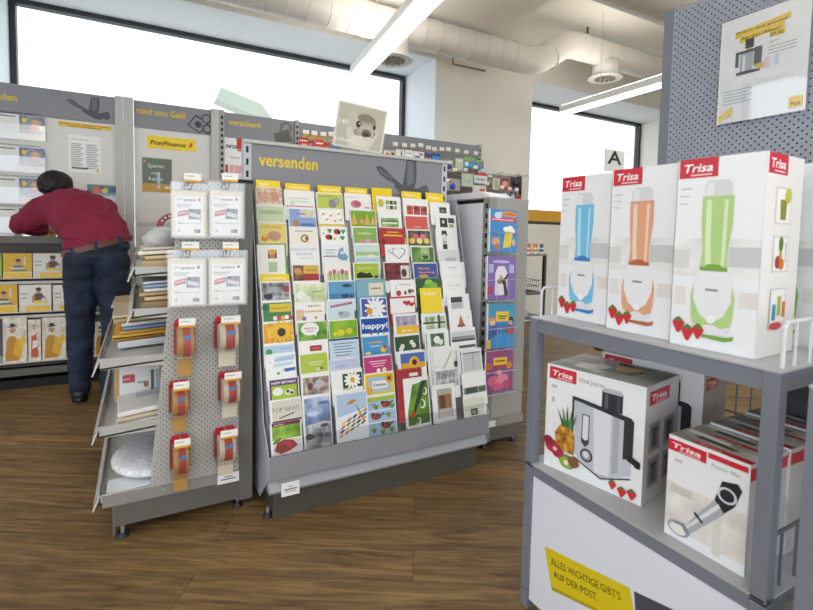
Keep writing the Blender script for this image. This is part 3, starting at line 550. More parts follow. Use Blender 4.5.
# envelopes and packs lying on the shelves
def envelope(loc, sx, sy, th, c, label, rz=0, rx=0, ry=0, shapes=(), name='envelope', bevel=.004):
    m = MB().box(-sx/2, sx/2, -sy/2, sy/2, 0, th, c)
    if shapes: m.pr(list(shapes), frame_top(-sx/2, -sy/2, th), sx, sy)
    o = m.build(name, bevel=bevel); o.location = loc; o.rotation_euler = (rx, ry, rz)
    return tag(o, label, 'envelope' if name == 'envelope' else name.replace('_', ' '), 'mailing envelopes on the side shelves')
BRN, BUF, KRF = '#b59a72', '#cbb58e', '#8f7652'
ES = -.075
def pile(x, y, z, items, sx, sy):
    for i, (c, th, lab, dx, rz) in enumerate(items):
        envelope((x+dx, y, z+.003), sx, sy, th, c, lab, rz=rz, ry=-.06); z += th+.003
pile(.10, GY+.17, .962, [(BRN, .034, 'brown envelope lowest in the pile on the topmost side shelf', 0, 0), (BUF, .014, 'buff envelope second in the pile on the topmost side shelf', .01, .02), ('#e4dccb', .014, 'cream padded envelope third in the pile on the topmost side shelf', -.008, -.02), ('#cfc8b8', .01, 'thin grey envelope near the top of the topmost side shelf', .0, .04)], .19, .27)
pile(.10, GY+.16, .812, [(KRF, .034, 'dark brown envelope lowest on the second side shelf', 0, 0), (BUF, .014, 'buff envelope second on the second side shelf', .006, .02), (BRN, .012, 'brown padded envelope third on the second side shelf', -.006, -.02), ('#dedad0', .012, 'off white envelope fourth on the second side shelf', .004, .02), ('#8fa6cf', .012, 'blue edged envelope on the second side shelf', .01, .0), ('#e8e8ea', .008, 'white top envelope on the second side shelf', 0, .03)], .19, .25)
pile(.05, GY+.42, .639, [('#d9d9dc', .028, 'white envelope bundle lowest on the third side shelf', .0, 0), ('#a9782a', .008, 'brown orange padded envelope edge on the third side shelf', -.02, .03), ('#d8a93a', .012, 'golden yellow padded envelope on the third side shelf', -.015, -.02), ('#c9973a', .012, 'ochre padded envelope above the golden one', .0, .04), ('#7d9bd0', .012, 'light blue envelope on the third side shelf pile', .02, 0), ('#d8d4cc', .014, 'greyish envelope on the third side shelf pile', .01, .02), (BRN, .014, 'brown board envelope on the third side shelf pile', -.01, .0), ('#c9b595', .012, 'tan board envelope topmost on the third side shelf pile', -.02, .02)], .26, .36)
pile(-.0, GY+.80, .637, [('#b79d78', .085, 'brown carton lowest of the rear stack behind the third shelf', 0, 0), ('#a98e68', .012, 'dark tan board envelope in the rear stack', .0, .02), ('#c8b48f', .012, 'tan board envelope in the rear stack', -.01, 0), ('#bba47e', .012, 'light brown board envelope topmost in the rear stack', 0, .03)], .22, .26)
WRAP = cloudy('wrap_film', .3)
# plastic wrap and red tape ring on the topmost shelf
m = MB()
for i in range(9): m.sph((.03+.02*(i % 4)+.01*i/3, .12+.05*(i//3)-.02*(i % 2), .02+.012*(i % 3)), (.045, .06, .028), WRAP, 8)
o = m.build('plastic_bag', smooth=True); o.location = (.02, GY, 1.05); tag(o, 'crumpled clear plastic bag on the topmost side shelf', 'plastic bag')
t2 = thing('tape_roll', 'big dark red tape ring with white print standing on the topmost side shelf', 'tape roll', (.125, GY+.30, 1.114))
MB().ring((0, 0, 0), (.15, 1, 0), .043, .062, .05, '#8f1f35', 36).build('tape_ring', t2)
m = MB()
for k in range(7):
    a = PI*.2+k*PI*.1; M = Matrix.Rotation(.0, 4, 'Z') @ Matrix.Translation((.0525*math.cos(a), -.027, .0525*math.sin(a))) @ Matrix.Rotation(a-PI/2, 4, 'Y').inverted()
    m.pr([('R', -.3, -.3, .5, .6, '#f0e8e8')], M @ frame_front(0, 0, 0), .016, .012)
m.build('print', t2)
# upright mailers on the fourth shelf
def mailer(x0, y0, x1, y1, Y, lean, c, shapes, lab):
    a, b = at(x0, y0, 1, Y), at(x1, y1, 1, Y); wd, hg = b.x-a.x, a.z-.405
    m = MB().box(0, wd, 0, .008, 0, hg, c); m.pr(shapes, frame_front(0, 0, 0), wd, hg); o = m.build('mailing_envelope'); place(o, (a.x, Y, .405), 0, lean); return tag(o, lab, 'envelope', 'upright mailers on the fourth side shelf')
mailer(114, 370, 122, 415, GY+.30, -.1, '#c9a878', [], 'tan upright mailer at the left of the fourth side shelf')
mailer(119, 370, 160, 416, GY+.24, -.15, '#e6e4e2', [('R', .08, .6, .3, .22, '#c23b40'), ('T', .11, .68, .08, 'post', '#f2d8d8', 'b'), ('T', .45, .55, .1, 'PAC', '#444444', 'b'), ('R', .6, .45, .12, .15, '#8f6f4a'), ('R', .78, .3, .08, .6, '#555a66'), ('R', .9, .3, .1, .6, '#b7bccb')], 'white upright mailer with a red printed block on the fourth side shelf')
mailer(136, 394, 158, 412, GY+.16, -.2, '#e8e8ee', [('R', 0, .72, 1, .28, '#8c8c92'), ('T', .1, .2, .25, '1 x', '#a03040'), ('R', .5, .3, .3, .1, '#999999')], 'small white mailer with grey top lying before the red printed one')
z = .402
for i, (c, lab) in enumerate((('#d8d6d2', 'white bubble envelope lowest on the fourth side shelf'), ('#c6b79a', 'beige bubble envelope second on the fourth side shelf'), ('#e2dfda', 'off white bubble envelope third on the fourth side shelf'))):
    envelope((.06, GY+.14, z-.002), .28, .22, .018, c, lab, ry=-.09, rz=.04*(i-1), bevel=.005); z += .021
# clear film rolls on the base shelf
o = MB().sph((.03, .15, 0), (.14, .19, .034), mottled('#cfd2d6', '#dfe1e4', '#f2f3f4', 60., .2), 20).build('bubble_wrap', smooth=True); place(o, (.0, GY+.06, .200)); tag(o, 'silvery bubble wrap pillow lying on the base shelf', 'bubble wrap')
o = MB().cyl((0, 0, 0), (0, .45, 0), .04, mottled('#d6d9dd', '#e2e4e7', '#f2f3f4', 60., .2), 20).build('bubble_wrap_roll', smooth=True); place(o, (.14, GY+.38, .205)); tag(o, 'clear bubble wrap roll behind the pillow on the base shelf', 'bubble wrap')
envelope((-.03, GY+.075, .16), .17, .11, .008, '#dfe3e8', 'flat clear film pack at the front of the base shelf', ry=-.06, name='film_pack')
envelope((.12, GY+.10, .172), .05, .14, .012, '#6f6a66', 'dark cardboard strip on the base shelf beside the film', ry=-.06, name='cardboard_strip')

def mesh_hook(parent, x, z, d=.06):
    MB().tube([(x, .0, z), (x, -d, z), (x, -d-.008, z+.01)], .0022, M_WIRE, 6).build('hook', parent)
def price_card(parent, x, z, d, w_=.062, h_=.028):
    m = MB().box(x-w_/2, x+w_/2, -d-.012, -d-.010, z-h_*.6, z+h_*.4, '#f4f3ee'); m.pr([('R', 0, 0, 1, .24, '#e8a820'), ('R', .12, .62, .5, .08, '#9a9a9a')], frame_front(x-w_/2, -d-.012, z-h_*.6), w_, h_); m.build('price_tag', parent)
# four film-wrapped envelope packs
PK = [(170.5, 181, 208.5, 238, 'upper left'), (208, 181, 245, 238, 'upper right'), (167, 250, 208, 306, 'lower left'), (207.5, 250, 247.5, 304, 'lower right')]
for x0, y0, x1, y1, wh in PK:
    Y = GY-.045; a, b = at(x0, y0, 1, Y), at(x1, y1, 1, Y); wd, hg = b.x-a.x, a.z-b.z
    t = thing('envelope_pack', 'cream padded envelope pack in clear film on a hook, %s of the four' % wh, 'envelope pack', (a.x, Y, b.z), 0, 'padded envelope packs hanging on the end panel')
    m = MB().box(.004, wd-.004, .0, .028, .0, hg-.028, '#e6dcc4'); m.build('envelopes', t, bevel=.008)
    m = MB().box(.014, wd-.016, -.002, 0, .008, hg-.05, '#f2f2f0')
    m.pr([('T', .3, .88, .085, 'point', '#555555', 'b', .42), ('R', .06, .905, .22, .03, '#c9c9c9'), ('R', .8, .885, .09, .07, '#d8483a'), ('R', .06, .77, .5, .02, '#aaaaaa'), ('R', .06, .72, .4, .02, '#b5b5b5'), ('P', [(.08, .47), (.44, .53), (.44, .66), (.08, .59)], '#c9525a'), ('P', [(.1, .53), (.4, .58), (.4, .61), (.1, .56)], '#efc8c8'), ('R', .46, .42, .42, .26, '#7d8086'), ('P', [(.5, .5), (.86, .44), (.86, .54), (.5, .6)], '#d6d8dc'), ('R', .5, .61, .1, .05, '#3e4247'), ('R', .1, .3, .8, .008, '#777777'), ('R', .88, .3, .008, .38, '#999999'), ('T', .08, .31, .045, 'Z 14', '#333333', 'b'), ('T', .08, .1, .06, '10', '#333333', 'b')]+[('R', .66+.024*i, .07, .012, .09, '#333333') for i in range(9)], frame_front(.014, -.002, .008), wd-.03, hg-.058); m.build('label', t)
    MB().box(0, wd, -.004, .031, -.003, hg, M_FILM).build('film_wrap', t)
    cx = wd*.45; mesh_hook(t, cx, hg-.012, .012)
    MB().tube([(cx-.014, -.008, hg-.026), (cx+.010, -.010, hg-.026), (cx+.016, -.010, hg-.002), (cx-.008, -.008, hg-.002)], .002, '#8a8a8a', 6, closed=True).build('wire_clip', t)
    MB().tube([(cx, .045, hg+.004), (cx, -.02, hg+.004), (cx, -.02, hg+.012)], .0022, M_WIRE, 6).build('peg', t); price_card(t, cx+.014, hg+.018, .012, .056, .03)
# six packed tape dispensers
TP = [(174, 318, 196, 376, 0, 'top left'), (215, 316, 240, 366, 1, 'top right'), (169, 381, 190, 432, 0, 'middle left'), (219, 372, 241, 417, 1, 'middle right'), (170, 437, 191, 490, 0, 'bottom left'), (215, 429, 237, 474, 1, 'bottom right')]
for x0, y0, x1, y1, clear, wh in TP:
    Y = GY-.05; a, b = at(x0, y0, 1, Y), at(x1, y1, 1, Y); wd, hg = b.x-a.x, a.z-b.z; r = hg*.25
    c1 = '#d8cdb6' if clear else '#b98f4a'
    t = thing('tape_pack', '%s packing tape in a red pack, %s of six' % (('clear' if clear else 'brown gold'), wh), 'tape pack', (a.x, Y, b.z), 0, 'packing tapes hanging on the end panel')
    zc = hg*.60
    m = MB().prism([(.0, hg*.36), (wd, hg*.36), (wd, hg*.86), (wd*.9, hg*.95), (wd*.1, hg*.95), (0, hg*.86)], .03, .034, 1, RED); m.pr([('R', .3, .8, .4, .04, '#f0c818')], frame_front(0, .03, 0), wd, hg); m.build('backing_card', t)
    m = MB().cyl((wd*.14, .0, zc), (wd*.86, .0, zc), r, c1, 24); m.build('tape_roll', t, smooth=False)
    m = MB().cyl((wd*.36, .0, zc), (wd*.72, .0, zc), r+.002, '#b8301e', 24); m.pr([('P', [(0, .2), (1, .4), (1, .8), (0, .65)], '#3f8fcf')], frame_front(wd*.38, -r-.003, zc+r*.15), wd*.36, r*.6); m.build('label_band', t)
    m = MB().box(wd*.16, wd*.84, .015, .017, 0, hg*.37, c1).cyl((wd*.16, .012, hg*.33), (wd*.84, .012, hg*.33), .006, '#efe6d0', 8); m.build('tape_strip', t)
    m = MB().prism([(-.001, hg*.36), (wd+.001, hg*.36), (wd+.001, hg*.88), (-.001, hg*.88)], -r-.006, .03, 1, M_FILM); m.build('clear_blister', t)
    MB().tube([(wd*.5, .048, hg*.93), (wd*.5, -r*.7, hg*.93), (wd*.5, -r*.7, hg*.96)], .0022, M_WIRE, 6).build('peg', t); price_card(t, wd*.55, hg*.96, r*.7, wd*.76, .032)

# ------------------------------------------------------------------ right gondola with books on its end
RY, RX0, RX1 = 1.94, 1.54, 1.80
t = thing('gondola_rack', 'grey shop rack with children books on its perforated end, right of the card display', 'shelf rack', (RX0, RY, 0)); Wd = RX1-RX0
MB().box(0, .045, -.002, .05, .04, 1.30, flat('#8a8782', .45)).build('upright_post', t)
m = MB()
for i in range(24): m.box(-.001, 0.0, .012, .03, .1+i*.05, .125+i*.05, M_DARK)
m.build('slot_row', t)
MB().box(.045, Wd, 0, .004, .16, 1.30, flat('#9d9a94', .45)).box(.05, Wd-.004, -.002, 0, .17, .42, perforated('#a8a59e', (0, 2))).build('end_panel', t)
MB().box(.0, Wd, .0, 1.1, .045, .16, M_DGREY).box(.03, Wd, -.012, 0, .12, .16, flat('#97948e', .4)).build('base', t)
MB().box(.0, .004, .05, 1.1, .16, 1.28, perforated('#eceef4', (1, 2), .022, .14)).build('side_panel', t)
MB().box(Wd-.004, Wd, .005, 1.1, .16, 1.30, M_GREY).build('far_panel', t)
MB().box(.0, Wd, .0, 1.1, 1.30, 1.306, M_GREY).build('top_cap', t)
for x, y in ((.03, .03), (Wd-.03, .03), (.03, 1.05), (Wd-.03, 1.05)): MB().cyl((x, y, 0), (x, y, .016), .02, M_RUB, 12, r2=.015).cyl((x, y, .012), (x, y, .05), .007, M_STEEL, 8).build('levelling_foot', t)
m = MB().box(.02, .07, -.016, -.012, .125, .155, '#e8e6e0'); m.build('price_label', t)
MB().box(.006, .008, .05, 1.1, .17, 1.27, flat('#7a7a7c', .7)).build('hole_shade_sheet', t)  # grey sheet added inside, its colour gives the side holes their shade
p = at(447, 198, 1, 2.05)
m = MB()
for i in range(3): m.prism([(0, .009*i), (.05, .009*i+.002), (.10, .009*i), (.16, .009*i+.004), (.16, .009*i+.009), (.10, .009*i+.008), (.05, .009*i+.010), (0, .009*i+.012)], .02*i, .5+.03*i, 1, '#f0f0f2')
o = place(m.build('paper_stack'), (1.545, 1.955, 1.3075), math.radians(3)); tag(o, 'loose white papers lying on top of the book rack', 'paper')
BOOKS = [
 (489.5, 208, 516.5, 252, '#2e86c8', 'blue children book with a yellow beer mug on the book rack', [('R', .5, .84, .46, .13, '#e8822a'), ('R', .54, .89, .36, .02, '#7a3a10'), ('R', .05, .72, .92, .085, '#cc2a30'), ('R', .12, .755, .75, .02, '#f0d8d8'), ('E', .32, .86, .13, .09, '#d8dce0'), ('E', .42, .92, .05, .05, '#c8ccd0'), ('P', [(.5, .1), (.78, .14), (.86, .5), (.58, .52)], '#e8d320'), ('E', .6, .55, .1, .07, '#f4f2ea'), ('E', .75, .57, .12, .08, '#f4f2ea'), ('E', .85, .52, .08, .06, '#f4f2ea'), ('E', .25, .25, .14, .12, '#d8a878'), ('E', .3, .13, .1, .09, '#c9742a'), ('E', .88, .25, .06, .1, '#e0b890')]),
 (487, 256, 515, 298, '#7d5fae', 'purple book with a white archway and dark figure on the book rack', [('P', [(.3, .1), (.3, .62), (.4, .78), (.6, .78), (.72, .62), (.72, .1)], '#e6e2ea'), ('E', .5, .88, .3, .04, '#c4b4dc'), ('R', .08, .62, .16, .2, '#a9b8d8'), ('R', .78, .62, .16, .2, '#a9b8d8'), ('P', [(.45, .45), (.62, .5), (.72, .62), (.76, .58), (.66, .44), (.74, .12), (.62, .12), (.58, .34)], '#241f2c'), ('E', .5, .52, .06, .06, '#c9a080'), ('E', .45, .42, .08, .07, '#a8743a'), ('R', .05, .14, .17, .16, '#b02a3c'), ('E', .68, .1, .1, .03, '#8a2030')]),
 (487.5, 304, 514.5, 346, '#3d93bd', 'teal book with two figures and a yellow sign on the book rack', [('R', .32, .6, .45, .22, '#f0c828'), ('R', .38, .7, .32, .03, '#5a4a10'), ('R', .42, .65, .25, .03, '#5a4a10'), ('R', .25, .34, .6, .22, '#2b73b8'), ('E', .2, .62, .14, .09, '#e0964a'), ('E', .2, .57, .1, .07, '#e6b890'), ('P', [(.05, .2), (.1, .5), (.32, .52), (.36, .3)], '#3b4f9a'), ('E', .85, .63, .09, .09, '#2a2426'), ('E', .83, .57, .07, .06, '#d8a078'), ('P', [(.72, .3), (.75, .5), (.95, .5), (.96, .3)], '#b8403a'), ('P', [(.15, .05), (.3, .3), (.85, .3), (.9, .05)], '#2f8fd0'), ('E', .5, .44, .08, .03, '#d88030'), ('R', .0, .0, .14, .2, '#d8b030')]),
 (485.5, 347, 512.5, 389, '#8a4a86', 'magenta book with pink figures below a yellow title on the book rack', [('T', .2, .82, .07, 'Märchen', '#d82a3a', 'b', .6), ('R', .3, .58, .48, .16, '#f0c428'), ('R', .36, .65, .34, .03, '#7a3a10'), ('R', .34, .52, .4, .05, '#b03a20'), ('E', .14, .56, .12, .1, '#c8662a'), ('E', .86, .56, .1, .1, '#d8843a'), ('E', .3, .24, .2, .15, '#e06a8a'), ('E', .62, .28, .22, .14, '#e88aa2'), ('E', .78, .16, .16, .12, '#cc4468'), ('E', .45, .12, .24, .1, '#d85a80'), ('E', .5, .42, .1, .06, '#e8b49a')])]
for x0, y0, x1, y1, bg, lab, sh in BOOKS:
    Y = RY-.04; a, b = at(x0, y0, 1, Y), at(x1, y1, 1, Y); wd, hg = b.x-a.x, a.z-b.z
    t = thing('picture_book', lab, 'book', (a.x, Y, b.z), 0, 'picture books on the end of the rack'); t.rotation_euler = (-.06, math.radians(2), 0)
    m = MB().box(0, wd, 0, .004, 0, hg, bg); m.pr([('R', 0, 0, .05, 1, '#e8e4dc')]+[tuple(q) for q in sh], frame_front(0, 0, 0), wd, hg); m.build('cover', t)
    MB().box(.003, wd-.001, .004, .012, .002, hg-.002, '#f2f0e8').build('pages', t)
    t = thing('book_holder', 'wire book holder carrying the %s' % lab.split(' book')[0].replace('children', '').strip()+' book', 'holder', (a.x, Y, b.z), 0, 'wire book holders on the rack end')
    h = MB()
    for zz in (.45,): h.tube([(-.008, .036, hg*zz), (-.008, -.016, hg*zz), (wd+.008, -.016, hg*zz), (wd+.008, .036, hg*zz)], .0018, M_WIRE, 5)
    h.tube([(-.005, .036, -.008), (-.005, -.016, -.008), (wd+.004, -.016, -.008), (wd+.004, .036, -.008)], .0018, M_WIRE, 5)
    for xx in (wd*.3, wd*.7): h.tube([(xx, .036, -.008), (xx, -.016, -.008), (xx, -.016, hg*.45)], .0014, M_WIRE, 5)
    h.build('wire', t)

# ------------------------------------------------------------------ card display
DX0, DX1, DY = .428, 1.428, 1.82
t = thing('card_display', 'wide grey greeting card display with header reading versenden', 'card display', (DX0, DY, 0))
M_LIP = flat('#919196', .38)
b = MB().box(.012, .985, .0, .5, .0, .115, flat('#4e4943', .45)); b.build('plinth', t)
MB().prism([(-.025, .112), (-.03, .122), (-.005, .162), (.02, .162), (.02, .112)], -.010, 1.022, 0, flat('#a0a1a7', .35)).build('price_rail', t)
MB().box(-.010, 1.028, -.030, -.020, .168, .258, M_LIP).box(-.010, 1.028, -.022, .12, .16, .17, M_LIP).build('front_lip', t)
m = MB().box(.035, .105, -.034, -.030, .098, .150, '#f2f2f0'); m.pr([('R', .4, .68, .2, .06, '#888888'), ('R', .15, .45, .7, .1, '#777777'), ('R', .2, .3, .6, .06, '#999999')], frame_front(.035, -.034, .098), .07, .052); m.build('price_label', t)
side = [(-.022, .168), (.12, .04), (.5, .04), (.5, 1.30), (.30, 1.30), (.06, .36), (-.02, .27)]
MB().prism(side, -.014, -.010, 0, flat('#b4b7c2', .4)).build('side_panel', t); MB().prism(side, 1.032, 1.036, 0, flat('#b4b7c2', .4)).build('side_panel', t)
MB().prism([(.055, .17), (.065, .17), (.345, 1.285), (.335, 1.285)], .004, 1.004, 0, flat('#c9c9cc', .4)).build('sloping_back', t)
HZ0, HZ1, HYY = 1.285, 1.488, .36
h = MB().box(-.004, .975, HYY, HYY+.02, HZ0-.05, HZ1, M_FASCIA)
h.pr([('T', .036, .64, .30, 'versenden', '#e8c800', 'b', .27)]+bird(.61, .19, .31, .81), frame_front(-.004, HYY, HZ0-.05), .979, HZ1-HZ0+.05); h.build('header_board', t)
MB().box(-.035, 1.01, HYY-.012, HYY+.04, HZ1, HZ1+.014, flat('#c2c1bb', .4)).build('header_cap', t)
for x in (-.035, .975):
    u = MB().box(x, x+.033, HYY-.004, HYY+.04, .04, HZ1, flat('#bfc2c9', .4))
    for i in range(24): u.box(x+.011, x+.021, HYY-.005, HYY-.004, .25+i*.052, .277+i*.052, M_DARK)
    u.build('slotted_upright', t)
MB().box(-.03, 1.006, .46, .5, .04, HZ0, M_DGREY).build('rear_panel', t)
for x, y in ((.01, .03), (.97, .03), (.01, .45), (.97, .45)): MB().cyl((x-.012, y, 0), (x-.012, y, .016), .02, M_RUB, 12, r2=.015).cyl((x-.012, y, .012), (x-.012, y, .04), .007, M_STEEL, 8).build('levelling_foot', t)
MB().box(.006, 1.002, -.027, -.024, .252, .315, M_ACRYL).build('acrylic_strip', t)

SK = .315                                               # slope of the card tiers (y per z)
def tier(x, y, off=0.):                                  # the point of the sloping tier plane seen at a pixel
    d = ray(x, y); y0 = DY+.025+off; n = Vector((0, 1, -SK)); c = y0-SK*.40
    k = (c-n.dot(CAM))/n.dot(d); return CAM+d*k
TILT = -math.atan(.20)
def card_at(xl, xr, yt, yb, hidden=.055, off=0.):
    a = tier(xl, yt, off); ct = math.cos(TILT); st = math.sin(-TILT)
    lo, hi = 0., .5                                       # width along x until the right pixel is met
    def px_of(p):
        q = p-CAM; return PX_X+F_PX*q.dot(rt)/q.dot(fwd), PX_Y-F_PX*q.dot(up)/q.dot(fwd)
    for _ in range(30):
        mid = (lo+hi)/2
        if px_of(a+Vector((mid, 0, 0)))[0] < xr: lo = mid
        else: hi = mid
    wd = lo; lo, hi = 0., .5
    for _ in range(30):
        mid = (lo+hi)/2
        if px_of(a-Vector((0, st*mid, ct*mid)))[1] < yb: lo = mid
        else: hi = mid
    return a, wd, lo, ct, st
NAME_N = [0]
def card(xl, xr, yt, yb, bg, shapes, label, hidden=.055, name='greeting_card', cat='greeting card', group='greeting cards in the display', off=0., th=.004, roll=0.):
    a, wd, vis, ct, st = card_at(xl, xr, yt, yb, hidden, off); H = vis+hidden
    base = a-Vector((0, st*H, ct*H))
    if base.z < .172: H = (a.z-.172)/ct; base = a-Vector((0, st*H, ct*H))
    m = MB().box(0, wd, 0, th, 0, H, bg); v0 = H-vis
    m.pr(shapes, frame_front(0, 0, v0), wd, vis)
    o = m.build(name); o.location = base; o.rotation_euler = (TILT, roll, 0)
    return tag(o, label, cat, group)
def divider(xl, xr, yt, yb, word, label, off=.006):
    o = card(xl, xr, yt, yb, YEL, [('T', .14, .3, .5, word, '#fff6d8', 'b', min(.75, .1*len(word)))], label, .07, 'divider_card', 'divider card', 'yellow divider cards', off, .002)
FR = lambda c='#ffffff', t=.06: []
def flower(x, y, r, pc, cc, n=8): return [('E', x+r*.62*math.cos(2*PI*k/n), y+AR[0]*r*.62*math.sin(2*PI*k/n), r*.48, r*.26, pc, 2*PI*k/n) for k in range(n)]+[('E', x, y, r*.3, r*.3, cc)]
AR = [1.4]
def heart(x, y, s, c): return [('P', [(x+s*.5*(16*math.sin(q)**3)/16, y+s*.62*(13*math.cos(q)-5*math.cos(2*q)-2*math.cos(3*q)-math.cos(4*q))/16) for q in [2*PI*k/20 for k in range(20)]], c)]
def tl(x, y, w_, c='#8a8a8a', n=1, g=.1): return [('R', x, y-g*i, w_*(1-.15*(i % 2)), .035, c) for i in range(n)]
PHO = lambda x, y, w_, h_, a, b, c, s=60: [('R', x, y, w_, h_, 'ph:%s:%s:%s:%d' % (a, b, c, s))]
for xl, xr, yt, yb, wd_, lab in [
 (256, 280, 179.5, 187, 'Baby', 'yellow divider card at the top of the first column'), (285, 310, 183, 190, 'Gratulation', 'yellow divider card at the top of the second column'),
 (317.5, 341, 185, 192, 'Geburtstag', 'yellow divider card at the top of the third column'), (345, 367, 187, 193, 'Geburtstag', 'yellow divider card at the top of the fourth column'),
 (371.5, 391.5, 187.5, 208, '', 'tall blank yellow divider card at the top of the fifth column'), (401.3, 421, 191, 198, 'Danke', 'yellow divider card at the top of the sixth column'),
 (425.5, 443, 192.5, 201, 'Trauer', 'yellow divider card at the top of the last column'), (260, 289, 274.5, 282, 'Geburtstag', 'yellow divider card halfway down the first column'),
 (385.6, 406.5, 237.8, 245, 'Hochzeit', 'yellow divider card above the heart outline card')]:
    divider(xl, xr, yt, yb, wd_, lab)
